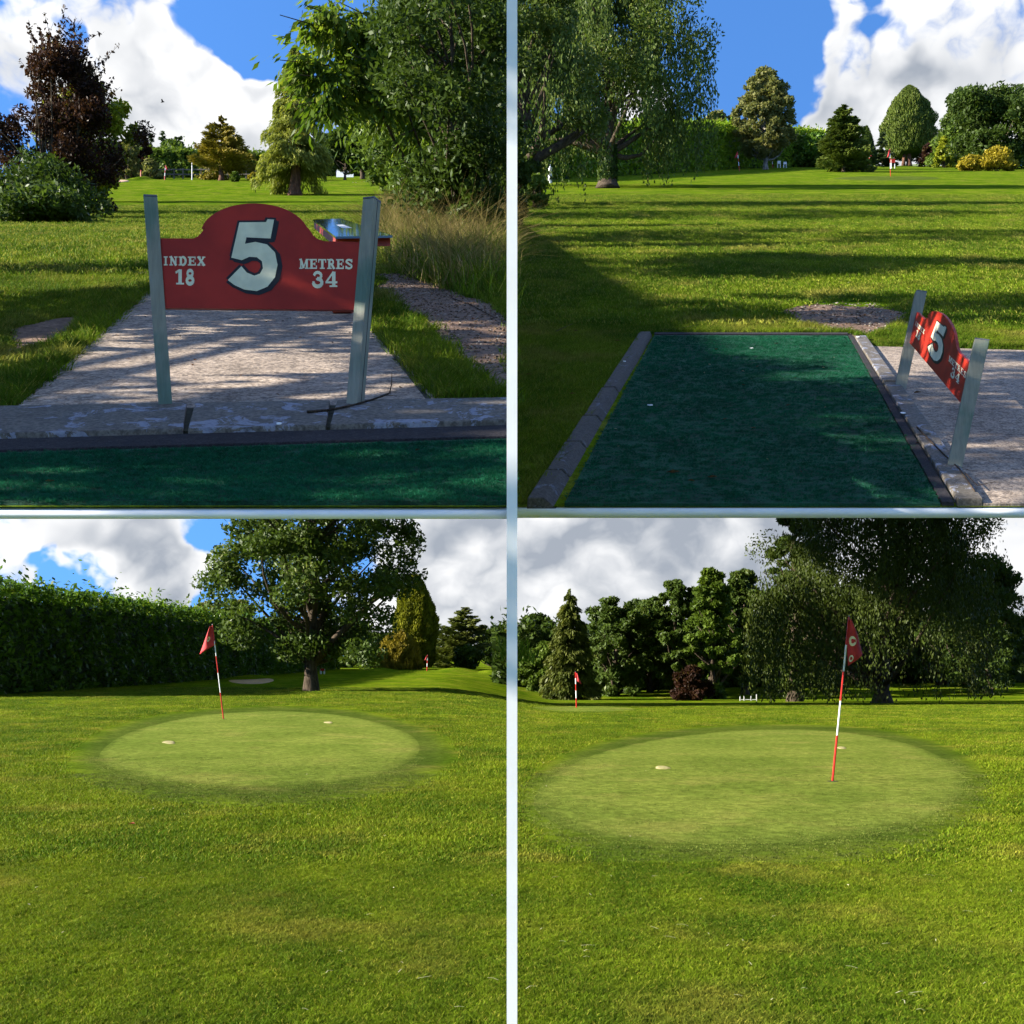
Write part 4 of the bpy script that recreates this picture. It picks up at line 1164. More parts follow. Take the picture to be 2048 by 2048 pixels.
broad_tree('whitebeam_tree', 'single egg shaped grey green tree with pale trunk beyond the long mat', 'tree', 'UR', 1531, 339, 1478, 1590, 140, L_GREY, 30000, .28, 330, .13, env_egg, seed=78, bark=BARK_PALE, trunk_r=.26, cs=.13, lobes=.03, hollow=.42)
for i_, (bx_, l_, r_, tp_, m_) in enumerate([(1600, 1560, 1640, 283, L_MID), (1630, 1590, 1670, 275, L_LAUREL), (1575, 1545, 1610, 300, L_LAUREL)]):
    bush('boundary_bush', ['mid green bush between the egg shaped tree and dense conifer', 'bright green bush close behind the dense conifer', 'small bright bush close behind the egg shaped tree'][i_], 'bush', 'UR', bx_, 330, l_, r_, tp_, m_, 4500, .42, 80 + i_, d=160)
for i_, bx_ in enumerate((1600, 1622, 1634, 1646)):
    conifer('spruce_tree', 'tiny dark spruce top beyond the boundary bushes', 'tree', 'UR', bx_, 330, bx_ - 9, bx_ + 9, 270 + 3 * (i_ % 2), L_BLUE, 900, .5, 40, .1, seed=90 + i_, d=178, group='spruce tops beyond the boundary bushes')
conifer('dense_conifer', 'dense bushy green conifer touching the lawn between egg shaped tree and yew', 'tree', 'UR', 1687, 344, 1628, 1740, 207, L_YEW, 26000, .26, 190, .01, seed=95, droop=.12, rag=.32, exp=.62, upturn=.1, aspect=.4)
column('columnar_tree', 'slim dark columnar tree close behind the dense conifer', 'tree', 'UR', 1733, 330, 1714, 1750, 254, L_DARK, 4500, .36, seed=96, d=165)
conifer('spruce_tree', 'blue green spruce between the dense conifer and tall yew', 'tree', 'UR', 1765, 331, 1742, 1792, 262, L_BLUE, 4500, .4, 70, .05, seed=97, d=172)
yew = column('yew_tree', 'tall egg shaped yew with two reddish trunks beyond the long mat', 'tree', 'UR', 1818, 332, 1764, 1872, 172, L_YEW, 24000, .30, env=lambda t: np.sin(np.pi * np.clip(t * .88 + .12, 0, 1) ** .80) ** .75, crown_from=.14, seed=98, bark=BARK_RED, trunk_r=.35, lump=.14)
mb_ = MB(); mb_.tube([(-.95, -.2, -.1), (-.9, -.2, .7), (-.8, -.1, 1.8)], [.36, .27, .24], 8); mb_.build('trunk', BARK_RED, yew, smooth=True)
broad_tree('open_oak_tree', 'open crowned oak with flat spreading top behind the dark tree', 'tree', 'UR', 1925, 330, 1872, 1975, 186, L_OAK, 8000, .42, 42, .42, env_dome, seed=99, d=165, cs=.22, lobes=.3)
bush('hedgerow_bush', 'mid green bush under the open crowned oak', 'bush', 'UR', 1905, 330, 1868, 1950, 248, L_MID, 5500, .42, 100, d=160)
broad_tree('dark_leafy_tree', 'dense dark leafy tree above the yellow shrubs beside the open oak', 'tree', 'UR', 1992, 336, 1905, 2075, 186, L_DARK, 22000, .34, 90, .04, env_round, seed=101, d=138, cs=.24)
bush('golden_cone_shrub', 'golden green cone shaped shrub beside the yew', 'shrub', 'UR', 1888, 331, 1868, 1910, 276, L_YEL, 4500, .30, 102, d=156, env=env_cone)
bush('purple_shrub', 'dark purple shrub between the yew and golden cone', 'shrub', 'UR', 1858, 331, 1838, 1880, 292, L_PURPLE, 3000, .32, 103, d=166)
bush('yellow_shrub', 'low yellow flowering shrub below the dark leafy tree', 'shrub', 'UR', 1940, 337, 1918, 1968, 315, L_GOLD, 3500, .22, 104, d=130)
bush('yellow_shrub', 'taller bright yellow shrub at the foot of the dark leafy tree', 'shrub', 'UR', 1993, 339, 1962, 2030, 302, L_GOLD, 4500, .24, 105, d=129)

# ---- lower left lawn
hedge('tall_laurel_hedge', 'very tall dark laurel hedge running back beside the flag and oak', 'LL', [(-17.6, 34.5), (-16.3, 50.0), (-15.6, 66), (-15.0, 90)], [3.7, 3.4, 3.1, 2.9], 2.6, L_LAUREL, 66000, .15, 111, .26)
broad_tree('oak_tree', 'broad oak with dark trunk standing beside the putting green near the tall hedge', 'tree', 'LL', 622, 1384, 432, 868, 760, L_OAK, 72000, .125, 260, .115, env_oak, seed=112, trunk_r=.21, cs=.13, lobes=.10, hollow=.50, nl=70, d=40.0, ry=.85)
for i_, (bx_, l_, r_, tp_, m_, dd_) in enumerate([(640, 580, 700, 1250, L_DARK, 100), (700, 650, 760, 1235, L_DARK, 104), (570, 520, 620, 1240, L_GREY, 108), (745, 700, 795, 1262, L_DARK, 98), (420, 385, 470, 1207, L_GREY, 96), (480, 440, 520, 1203, L_GREY, 97)]):
    broad_tree('background_tree', ['dark tree seen under the oak crown next to its trunk', 'dark tree seen under the oak crown towards the golden cypress', 'grey green tree behind the oak near the hedge end', 'dark tree beside the golden cypress', 'thin grey tree showing above the tall hedge', 'grey tree showing between tall hedge and oak crown'][i_],
               'tree', 'LL', bx_, 1338, l_, r_, tp_, m_, 6500, .26, 45, .04, env_round, seed=120 + i_, d=dd_)
column('golden_cypress', 'tall golden green cypress column on the lawn beyond the oak', 'tree', 'LL', 830, 1338, 782, 872, 1150, L_CYP, 20000, .20, seed=130, d=90, env=lambda t: np.sin(np.pi * np.clip(t * .80 + .20, 0, 1) ** .9) ** .62)
column('golden_cypress', 'short bright golden cypress leaning against the tall one', 'tree', 'LL', 798, 1338, 773, 845, 1262, L_GOLDCON, 9000, .20, seed=131, d=87, env=env_dome)
conifer('cedar_tree', 'dark cedar with ragged spreading top beyond the golden cypress', 'tree', 'LL', 930, 1337, 862, 992, 1212, L_SPRUCE, 15000, .26, 110, .03, seed=132, d=96, droop=.02, upturn=.15, rag=.4, exp=.7)
bush('round_bush', 'round dark green bush in front of the ragged cedar', 'bush', 'LL', 934, 1337, 905, 962, 1294, L_DARK, 5000, .18, 133, d=90, env=env_round)
conifer('background_conifer', 'blue grey conifer between golden cypress and cedar', 'tree', 'LL', 880, 1337, 856, 905, 1246, L_BLUE, 4500, .28, 70, .03, seed=134, d=110)
broad_tree('background_tree', 'dark broad tree past the ragged cedar', 'tree', 'LL', 985, 1337, 940, 1024, 1258, L_DARK, 6000, .28, 45, .02, env_round, seed=135, d=112)
column('background_cypress', 'green cypress beside the white post at the far lawn', 'tree', 'LL', 1012, 1339, 985, 1036, 1262, L_CYP, 6000, .2, seed=136, d=94, env=env_cone)

# ---- lower right lawn
conifer('spruce_tree', 'tall pointed spruce standing at the end of the wood', 'tree', 'LR', 1140, 1397, 1098, 1204, 1174, L_SPRUCE, 30000, .17, 200, .015, seed=141, d=56, droop=.35, hang=.28, rag=.28, exp=.70)
WOOD = [(1060, 1010, 1110, 1262, 66, L_DARK), (1095, 1060, 1140, 1290, 62, L_MID), (1232, 1180, 1290, 1197, 60, L_OAK), (1300, 1240, 1350, 1203, 63, L_OAK), (1350, 1300, 1405, 1165, 60, L_OAK), (1425, 1375, 1475, 1140, 58, L_MID), (1490, 1440, 1545, 1143, 61, L_OAK), (1560, 1500, 1615, 1180, 63, L_DARK),
        (1640, 1570, 1720, 1160, 68, L_DARK), (1760, 1690, 1840, 1150, 72, L_DARK), (1880, 1800, 1960, 1140, 70, L_DARK), (1975, 1920, 2060, 1120, 62, L_DARK)]
WL = ['dark tree behind the pointed spruce at the end of the wood', 'smaller mid green tree tucked against the pointed spruce', 'broad tree in the wood next to the pointed spruce', 'thin tree in the wood between the broad one and the open one', 'open crowned tree in the wood with sky gaps', 'tallest bright green tree in the middle of the wood',
      'tall tree in the wood next to the big weeping birch', 'dark tree half hidden between the wood and the weeping birch', 'dark wood tree behind the birch, next to the alder', 'dark wood tree behind the birch trunk', 'dark wood tree behind the birch, past its trunk', 'dark wood tree past the outer boughs of the birch']
for i_, (bx_, l_, r_, tp_, dd_, m_) in enumerate(WOOD):
    broad_tree('wood_tree', WL[i_], 'tree', 'LR', bx_, 1395, l_, r_, tp_, m_, 17000, .17, 110, .02 if i_ not in (4, 6) else .08, env_oak, seed=150 + i_, d=dd_, cs=.17 if i_ not in (4, 6) else .13, lobes=.30, rx=1.15, group='trees of the wood')
hedge('wood_undergrowth', 'dark undergrowth along the foot of the wood', 'LR', hpath('LR', [(985, 66), (1300, 66), (1650, 74), (2080, 74)]), [3.4, 3.2, 3.8, 3.8], 3.0, L_DARK, 20000, .24, 165, .5)
def wood_back():
    r0 = None
    for i, (bx_, tp_) in enumerate([(1075, 1275), (1215, 1235), (1275, 1215), (1390, 1190), (1460, 1180), (1530, 1190), (1610, 1200), (1700, 1190), (1800, 1180), (1900, 1180), (1990, 1170)]):
        if r0 is None:
            r0 = broad_tree('wood_tree', 'dark tree deep inside the wood, seen between the nearer crowns', 'tree', 'LR', bx_, 1390, bx_ - 62, bx_ + 62, 1190, L_DARK, 12000, .22, 80, .0, env_oak, seed=190, d=76, cs=.2, lobes=.25, group='trees deep inside the wood'); H0 = 1.0
            r0.scale = (1, 1, .75)
        else:
            d2 = 74 + 2.5 * (i % 4); x = (bx_ - CX) / F * d2
            again(r0, r0['label'], (x, d2, float(ground('LR', x, d2))), i * 1.7, (1.0, 1.0, .75 + .25 * (1275 - tp_) / 85), 'trees deep inside the wood')
wood_back()
bush('purple_bush', 'purple leaved round bush at the edge of the wood', 'bush', 'LR', 1383, 1402, 1345, 1420, 1338, L_PURPLE, 7000, .13, 166, d=53)
weep_tree('weeping_birch', 'huge weeping birch with curtains of foliage at the edge of the wood', 'LR', 1765, 1411, 1530, 2020, 880, 95000, .095, 1700, 167, mat=L_SHADEBIRCH, d=45, low=.16, hb=.06, tr=.24, bark=BARK, fill=.25, nl=36, env=env_oak)
broad_tree('alder_tree', 'tall thin leafy tree rising between the wood and the huge birch', 'tree', 'LR', 1590, 1410, 1520, 1650, 960, L_DARK, 15000, .17, 80, .04, env_oak, seed=168, d=50, cs=.17)

# ------------------------------------------------------------------ grass blades
def tuft_mesh(name, g, blades, rad, h, w, mat, lean=.5):
    az = g.uniform(0, 2 * np.pi, blades); r_ = rad * np.sqrt(g.uniform(0, 1, blades)); hh = h * g.uniform(.5, 1.15, blades)
    b = np.column_stack([r_ * np.cos(az), r_ * np.sin(az), np.full(blades, -.004)])
    tw = g.uniform(0, 2 * np.pi, blades); sd_ = np.column_stack([np.cos(tw), np.sin(tw), np.zeros(blades)]) * (w / 2)
    ld = g.normal(size=(blades, 2)) * lean
    mid = b + np.column_stack([ld * hh[:, None] * .25, hh * .55]); tip = b + np.column_stack([ld * hh[:, None] * .85, hh * .95])
    v = np.stack([b - sd_, b + sd_, mid + sd_ * .8, mid - sd_ * .8, tip], 1).reshape(-1, 3)
    f = []
    for i in range(blades):
        o = 5 * i; f += [(o, o + 1, o + 2, o + 3), (o + 3, o + 2, o + 4)]
    me = bpy.data.meshes.new(name); me.from_pydata([tuple(x) for x in v], [], f); me.update(); me.materials.append(mat)
    return me


def scatter(name, pts, tuft, smin=.7, smax=1.3, seed=0, label=None):
    """many tufts of one mesh set on points by a geometry node tree"""
    me = bpy.data.meshes.new(name); me.vertices.add(len(pts)); me.vertices.foreach_set('co', np.ascontiguousarray(pts, np.float32).ravel()); me.update()
    o = obj(name, me); tag(o, kind='stuff', label=label)
    src = bpy.data.objects.new('grass_tuft', tuft)
    ng = bpy.data.node_groups.new(name, 'GeometryNodeTree')
    ng.interface.new_socket('Geometry', in_out='INPUT', socket_type='NodeSocketGeometry'); ng.interface.new_socket('Geometry', in_out='OUTPUT', socket_type='NodeSocketGeometry')
    N_ = ng.nodes.new; lk = ng.links.new
    gi, go = N_('NodeGroupInput'), N_('NodeGroupOutput'); inst = N_('GeometryNodeInstanceOnPoints'); oi = N_('GeometryNodeObjectInfo'); oi.inputs['Object'].default_value = src
    rv = N_('FunctionNodeRandomValue'); rv.data_type = 'FLOAT_VECTOR'; rv.inputs[0].default_value = (-.12, -.12, 0); rv.inputs[1].default_value = (.12, .12, 6.283); rv.inputs['Seed'].default_value = seed
    rs = N_('FunctionNodeRandomValue'); rs.data_type = 'FLOAT'; rs.inputs[2].default_value = smin; rs.inputs[3].default_value = smax; rs.inputs['Seed'].default_value = seed + 7
    lk(gi.outputs[0], inst.inputs['Points']); lk(oi.outputs['Geometry'], inst.inputs['Instance']); lk(rv.outputs[0], inst.inputs['Rotation']); lk(rs.outputs[1], inst.inputs['Scale']); lk(inst.outputs[0], go.inputs[0])
    md = o.modifiers.new('tufts', 'NODES'); md.node_group = ng
    return o


def lawn_points(p, d0, d1, per_m2, g, x0=-.47, x1=.47, avoid=(), keep=None, lift=0.0):
    area = (x1 - x0) * (d1 * d1 - d0 * d0) / 2; n = int(area * per_m2)
    d = np.sqrt(g.uniform(d0 * d0, d1 * d1, n)); x = g.uniform(x0, x1, n) * d
    ok = np.ones(n, bool)
    for poly in avoid: ok &= ~inside(poly, x, d)
    if keep is not None: ok &= keep(x, d)
    x, d = x[ok], d[ok]
    return np.column_stack([x, d, ground(p, x, d) + lift])


def shrink(poly, f):
    a = np.array(poly); c = a.mean(0); return [tuple(c + (q - c) * f) for q in a]


def all_grass():
    IN_BL, IN_BR = shrink(FRINGE_BL, .95), shrink(FRINGE_BR, .95)
    g = rg(200)
    t1 = tuft_mesh('lawn_tuft', g, 30, .042, .024, .0034, M_BLADE, .8)
    t2 = tuft_mesh('lawn_tuft_wide', g, 30, .09, .026, .006, M_BLADE, .8)
    gp = [GREEN_BL, GREEN_BR]
    scatter('lawn_blades', lawn_points('L', 4.2, 7.5, 1500, g, avoid=gp), t1, seed=1)
    scatter('lawn_blades', lawn_points('L', 7.5, 13, 420, g, avoid=[IN_BL, IN_BR]), t2, .8, 1.3, seed=2)
    scatter('lawn_blades', lawn_points('L', 13, 24, 170, g, avoid=[IN_BL, IN_BR]), t2, 1.0, 1.6, seed=3)
    t3 = tuft_mesh('fringe_tuft', g, 26, .07, .014, .006, M_BLADE_FRINGE, .9)
    scatter('fringe_blades', lawn_points('L', 7.0, 13, 300, g, avoid=gp, keep=lambda x, d: inside(FRINGE_BL, x, d) | inside(FRINGE_BR, x, d)), t3, seed=4)
    t5 = tuft_mesh('green_tuft', g, 30, .07, .007, .005, M_BLADE_GREEN, 1.0)
    scatter('green_blades', lawn_points('L', 8.0, 15, 230, g, keep=lambda x, d: inside(GREEN_BL, x, d) | inside(GREEN_BR, x, d), lift=.006), t5, seed=5)
    scatter('lawn_blades', lawn_points('L', 24, 44, 50, g, avoid=[IN_BL, IN_BR]), t2, 1.1, 1.8, seed=6)
    # upper lawns
    um1 = tuft_mesh('meadow_tuft', g, 28, .045, .027, .0038, M_BLADE_UP, .8)
    um2 = tuft_mesh('meadow_tuft_wide', g, 28, .10, .030, .007, M_BLADE_UP, .8)
    avL = [gpoly('UL', [(10, 830), (322, 561), (690, 565), (735, 634), (898, 812), (600, 840)]), gpoly('UL', [(-60, 1012), (1030, 1012), (1030, 808), (-60, 824)])] + DIRT['UL']
    scatter('meadow_blades', lawn_points('UL', 3.9, 9.5, 1500, g, -.46, -.002, avL), um1, .7, 1.5, seed=11)
    scatter('meadow_blades', lawn_points('UL', 9.5, 22, 260, g, -.46, -.002, avL), um2, .8, 1.4, seed=12)
    avR = [gpoly('UR', [(1050, 1014), (1970, 1014), (1735, 668), (1276, 668)]), gpoly('UR', [(1900, 1014), (2100, 1014), (2100, 703), (1740, 694)])] + DIRT['UR']
    scatter('meadow_blades', lawn_points('UR', 6.5, 13, 900, g, .003, .46, avR), um1, .8, 1.6, seed=13)
    scatter('meadow_blades', lawn_points('UR', 30, 55, 40, g, .003, .46), um2, 1.0, 1.7, seed=23)
    scatter('meadow_blades', lawn_points('UL', 22, 45, 50, g, -.46, -.002), um2, 1.0, 1.6, seed=24)
    scatter('meadow_blades', lawn_points('UR', 13, 30, 180, g, .003, .46, avR), um2, .9, 1.7, seed=14)
    # ragged tufts along pad and dirt edges
    e1 = tuft_mesh('edge_tuft', g, 30, .06, .062, .005, M_BLADE_UP, .8)
    pts = []
    for p_, line, n_ in (('UL', [(25, 815), (318, 562)], 420), ('UL', [(735, 645), (885, 808)], 330), ('UL', [(885, 805), (1018, 800)], 90), ('UL', [(760, 585), (890, 740), (960, 790)], 150), ('UR', [(1279, 672), (1052, 1012)], 330), ('UR', [(1310, 666), (1700, 668)], 200), ('UR', [(1745, 692), (2040, 699)], 260), ('UR', [(1580, 650), (1740, 676), (1812, 640)], 160)):
        q = np.array(line, float); cum = np.concatenate([[0], np.cumsum(np.hypot(*np.diff(q, axis=0).T))]); s_ = g.uniform(0, cum[-1], n_)
        for a, b in zip(np.interp(s_, cum, q[:, 0]), np.interp(s_, cum, q[:, 1])):
            w_ = G(p_, a, b); sgn = -1 if (p_ == 'UL' and a < 400) or (p_ == 'UR' and a < 1300) else 1
            w_[0] += sgn * abs(g.normal()) * .05; w_[1] += abs(g.normal()) * .05; w_[2] = float(ground(p_, w_[0], w_[1])); pts.append(w_)
    scatter('edge_blades', np.array(pts), e1, .5, 1.2, seed=15)
    # long dry grass on the bank under the hedgerow
    tall = tuft_mesh('tall_tuft', g, 30, .20, .34, .0045, M_STRAW, .9); tall2 = tuft_mesh('tall_green_tuft', g, 34, .20, .26, .007, M_BLADE_UP, .9)
    bank = gpoly('UL', [(790, 392), (870, 400), (935, 425), (1022, 505), (1022, 585), (960, 540), (890, 500), (845, 460), (800, 425)])
    bank2 = [(-.9, 30), (-4.2, 30), (-4.6, 44), (-.5, 44)]
    pa = np.concatenate([lawn_points('UL', 8.5, 32, 85, g, -.115, -.016, DIRT['UL'], keep=lambda x, d: x > -.115 * d + .012 * d * np.sin(d * .8) + .45 * np.clip((12 - d) / 6, 0, 1)), lawn_points('UL', 32, 60, 14, g, -.11, -.01)])
    scatter('long_dry_grass', pa, tall, .6, 1.35, seed=16, label='long dry straw coloured grass on the bank')
    scatter('long_green_grass', lawn_points('UL', 7.6, 26, 90, g, -.125, -.014, DIRT['UL'], keep=lambda x, d: x > -.12 * d + .4 * np.clip((12 - d) / 6, 0, 1)), tall2, .5, 1.2, seed=17)
    # fibres of the near mat
    f1 = tuft_mesh('turf_tuft', g, 30, .022, .010, .0016, M_TURF, 1.2)
    mp = gpoly('UL', [(-60, 1010), (1022, 1010), (1022, 886), (-60, 916)])
    scatter('turf_fibres', lawn_points('UL', 3.08, 3.95, 7000, g, -.47, -.001, keep=lambda x, d: inside(mp, x, d), lift=.012), f1, seed=18)
    f2 = tuft_mesh('turf_tuft_wide', g, 26, .035, .012, .0030, M_TURF, 1.2)
    mp2 = gpoly('UR', [(1131, 1010), (1879, 1010), (1694, 675), (1310, 675)])
    scatter('turf_fibres', lawn_points('UR', 6.4, 12.5, 1100, g, .001, .46, keep=lambda x, d: inside(mp2, x, d), lift=.016), f2, seed=19)
all_grass()

# ------------------------------------------------------------------ flags and small things
def flagstick(label, base, top, fw, fh, seed=0, bands=(0, .28, .49, .67, .83, 1.0), r=.011, side=1, cloth=None, emblem=None, group=None):
    base = np.array(base, float); top = np.array(top, float)
    root = thing('flagstick', label, 'flag', base, group); v = top - base
    for i in range(len(bands) - 1):
        MB().tube([v * bands[i], v * bands[i + 1]], r * (1.25 if i == 0 else 1.0), 8).build('pole_band', M_POLERED if i % 2 == 0 else M_POLEWHITE, root, smooth=False)
    MB().tube([v, v * 1.012], [r * 1.2, r * .6], 8).build('tip', M_CAP, root)
    g = rg(seed); n, m_ = 9, 12
    S, T = np.meshgrid(np.linspace(0, 1, n), np.linspace(0, 1, m_))
    if cloth is None:
        X = side * fw * S * (.25 + .75 * T); Z = -fh * (T * (.62 + .38 * S)) - .02
    else: X, Z = cloth(S, T)
    Y = .035 * np.sin(S * 5.5 + T * 2.0) * (.2 + S) - .012
    off = v * .985
    co = np.stack([X + off[0] + (v[0] / v[2]) * Z * (1 - S), Y + off[1], Z + off[2]], -1)
    me = grid_mesh('cloth', co[..., 0], co[..., 1], co[..., 2]); o = obj('cloth', me, root, M_FLAG)
    so = o.modifiers.new('thick', 'SOLIDIFY'); so.thickness = .003
    if emblem:
        def at_(s_, t_):
            fi, fj = np.clip(t_, 0, 1) * (m_ - 1), np.clip(s_, 0, 1) * (n - 1); i, j = min(int(fi), m_ - 2), min(int(fj), n - 2); a, b = fi - i, fj - j
            return co[i, j] * (1 - a) * (1 - b) + co[i + 1, j] * a * (1 - b) + co[i, j + 1] * (1 - a) * b + co[i + 1, j + 1] * a * b
        for (s0, t0, rs, rt, mt, up) in emblem:
            ring = [at_(s0 + rs * math.cos(q), t0 + rt * math.sin(q)) + np.array([0, -up, 0]) for q in np.linspace(0, 2 * np.pi, 17)[:-1]]
            MB().add(ring + [at_(s0, t0) + np.array([0, -up, 0])], [(16, i, (i + 1) % 16) for i in range(16)]).build('emblem', mt, o)
    return root


def flag_px(label, p, bx, by, tx, ty, fw, fh, d=None, **kw):
    b = G(p, bx, by) if d is None else P(bx, by, d)
    if d is not None: b[2] = float(ground(p, b[0], b[1])) - .02
    t = P(tx, ty, b[1]); k_ = b[1] / F
    return flagstick(label, b, t, fw * k_, fh * k_, **kw)


d_ = d_at('LR', 1563); k_ = d_ / F
def cloth_br(S, T):     # hanging in a long fold, its lower corner dropping below
    left = -1.5 * k_ + 9 * k_ * np.clip((T - .55) / .45, 0, 1); right = (3 + 26 * T) * k_
    X = left + (right - left) * S
    Z = -(55 * T + np.clip(T - .55, 0, 1) / .45 * 38 * (1 - S * .62) - 0 * S) * k_
    return X, Z
flag_px('red flag with pale crest on a banded stick at the hole before the birch', 'LR', 1665, 1563, 1698, 1234, 30, 92, cloth=cloth_br, emblem=[(.42, .66, .26, .085, M_LETTER, .006), (.42, .66, .13, .04, M_FLAG, .0085), (.20, .92, .14, .05, M_LETTER, .006), (.20, .92, .07, .025, M_FLAG, .0085)], seed=1, r=.010)
d_ = d_at('LL', 1438); k_ = d_ / F
def cloth_bl(S, T):
    Sx = S
    X = -(2 + 22 * T * S + 3 * S) * k_ + 4 * k_ * (1 - S) * T
    Z = -(36 * T + 20 * S * T) * k_
    return X, Z
flag_px('red flag drooping on a banded stick at the green beside the oak', 'LL', 447, 1438, 425, 1250, 20, 52, cloth=cloth_bl, emblem=[(.52, .55, .14, .11, M_LETTER, .006), (.52, .55, .06, .05, M_FLAG, .0085)], seed=2, r=.011)
flag_px('small red flag on the far green before the pointed spruce', 'LR', 1153, 1417, 1151, 1344, 12, 22, seed=3, r=.018)
flag_px('tiny red flag beside the golden cypress', 'LL', 854, 1340, 855, 1310, -6, 9, seed=4, r=.03, d=82)
flag_px('tiny red flag on the mound below the far cypress', 'LL', 1005, 1333, 1006, 1317, -6, 6, seed=5, r=.03, d=86)
flag_px('small red flag at the bunker near the egg shaped tree', 'UR', 1479, 338, 1475, 304, -6, 12, seed=6, r=.032, d=128)
flag_px('small red flag behind the egg shaped tree', 'UR', 1546, 332, 1543, 309, -6, 8, seed=7, r=.032, d=150)
flag_px('small red flag between the dense conifer and yew', 'UR', 1740, 328, 1738, 305, 7, 8, seed=8, r=.032, d=150)
flag_px('taller red flag on the green in front of the yew', 'UR', 1781, 353, 1780, 298, -6, 16, seed=9, r=.022)
flag_px('tiny red flag by the rail fence', 'UL', 329, 356, 331, 331, 5, 9, seed=10, r=.032, d=112)


def disc(name, p, px, py, r, mat, label, cat, h=.004, lift=.0, group=None):
    g_ = G(p, px, py, lift); a = np.linspace(0, 2 * np.pi, 17)[:-1]; s = .4367 if p == 'UL' else (.453 if p == 'UR' else .0)
    lo = [(g_[0] + r * math.cos(t), g_[1] + r * math.sin(t), g_[2] + s * r * math.sin(t)) for t in a]; hi = [(x, y, z + h) for x, y, z in lo]
    mid = [(g_[0] + .45 * r * math.cos(t), g_[1] + .45 * r * math.sin(t), g_[2] + h * .6 + s * .45 * r * math.sin(t)) for t in a]
    mb = MB(); n = 16; mb.add(lo + hi + mid + [tuple(g_ + np.array([0, 0, h * .6]))], [(i, (i + 1) % n, n + (i + 1) % n, n + i) for i in range(n)] + [(n + i, n + (i + 1) % n, 2 * n + (i + 1) % n, 2 * n + i) for i in range(n)] + [(2 * n + i, 2 * n + (i + 1) % n, 3 * n) for i in range(n)])
    o = mb.build(name, mat); fix_normals(o)
    return tag(o, label, cat, group)


disc('golf_hole', 'LR', 1665, 1564, .060, M_CUP, 'dark round golf hole at the foot of the crested flag', 'hole', .001, .0085)
disc('golf_hole', 'LL', 447, 1438.5, .060, M_CUP, 'dark golf hole under the flag beside the oak', 'hole', .001, .0085)
for i_, (p_, x_, y_, r_, l_) in enumerate([('UR', 1300, 815, .022, 'white ring marker on the middle of the long mat near the dark kerb'), ('UR', 1503, 700, .020, 'white ring marker at the far end of the long mat'), ('UL', 558, 869, .009, 'white plastic tee marker on the kerb under the upright sign'),
                                           ('UR', 1249, 734, .014, 'white marker on the dark kerb of the long mat'), ('UR', 1716, 684, .018, 'white marker on the far painted kerb stone'), ('UR', 1806, 840, .020, 'white marker on the middle painted kerb stone')]):
    disc('marker_disc', p_, x_, y_, r_, M_WHITE, l_, 'marker', .004, .018 if i_ < 2 else .052 if p_ == 'UR' else .036)


def stick(label, p, pts, r, h=.04, forks=()):
    q = [G(p, a, b, h) for a, b in pts]; root = thing('fallen_stick', label, 'stick', (0, 0, 0))
    MB().tube(q, list(np.linspace(r, r * .5, len(q))), 6).build('branch', M_STICK, root, smooth=True)
    for f in forks:
        q = [G(p, a, b, h) + np.array([0, 0, c]) for a, b, c in f]; MB().tube(q, list(np.linspace(r * .6, r * .25, len(q))), 5).build('twig', M_STICK, root, smooth=True)
stick('forked brown stick lying across the kerb by the upright sign', 'UL', [(614, 846), (660, 842), (705, 832), (745, 820), (781, 806)], .0050, .040, [[(779, 806, 0), (783, 800, .02), (784, 795, .06)], [(745, 820, 0), (775, 813, .005), (786, 812, .0)]])
stick('thin stick on the concrete pad edge', 'UL', [(786, 724), (820, 735), (852, 742)], .0032, .016)
stick('long thin twig lying along the painted kerb by the leaning sign', 'UR', [(1834, 868), (1860, 896), (1890, 926), (1920, 955), (1950, 1000)], .0060, .050, [[(1930, 962, 0), (1955, 988, 0), (1990, 984, .01)]])
stick('bent twig on the bare earth beside the pad', 'UL', [(905, 600), (940, 612), (990, 640)], .004, .012)
stick('short twig on the grass beside the dark kerb', 'UR', [(1112, 668), (1140, 655), (1162, 648)], .006, .03)
stick('pale twig at the far edge of the long mat', 'UR', [(1327, 664), (1350, 664), (1395, 655)], .006, .03)


def fallen_leaf(label, p, px, py, s, mat, lift=.02):
    g_ = G(p, px, py, lift); o = MB().add([g_ + np.array(v) * s for v in ((-1, 0, 0), (-.2, -.5, .25), (.9, -.1, .1), (.2, .55, .3), (0, 0, -.1))], [(0, 1, 4), (1, 2, 4), (2, 3, 4), (3, 0, 4)]).build('fallen_leaf', mat)
    return tag(o, label, 'leaf')
fallen_leaf('small red fallen leaf on the lawn below the oak green', 'LL', 263, 1655, .035, M_LEAFRED, .03)
fallen_leaf('crumpled brown leaf on the wide near mat', 'UL', 101, 976, .016, M_LEAFBROWN, .02)
fallen_leaf('orange brown leaf on the grass beside the dark kerb', 'UR', 1145, 797, .030, M_LEAFBROWN, .04)
fallen_leaf('dark brown leaf clump on the long mat', 'UR', 1347, 952, .045, M_LEAFBROWN, .025)
fallen_leaf('smaller brown leaf on the long mat', 'UR', 1425, 962, .035, M_LEAFBROWN, .025)

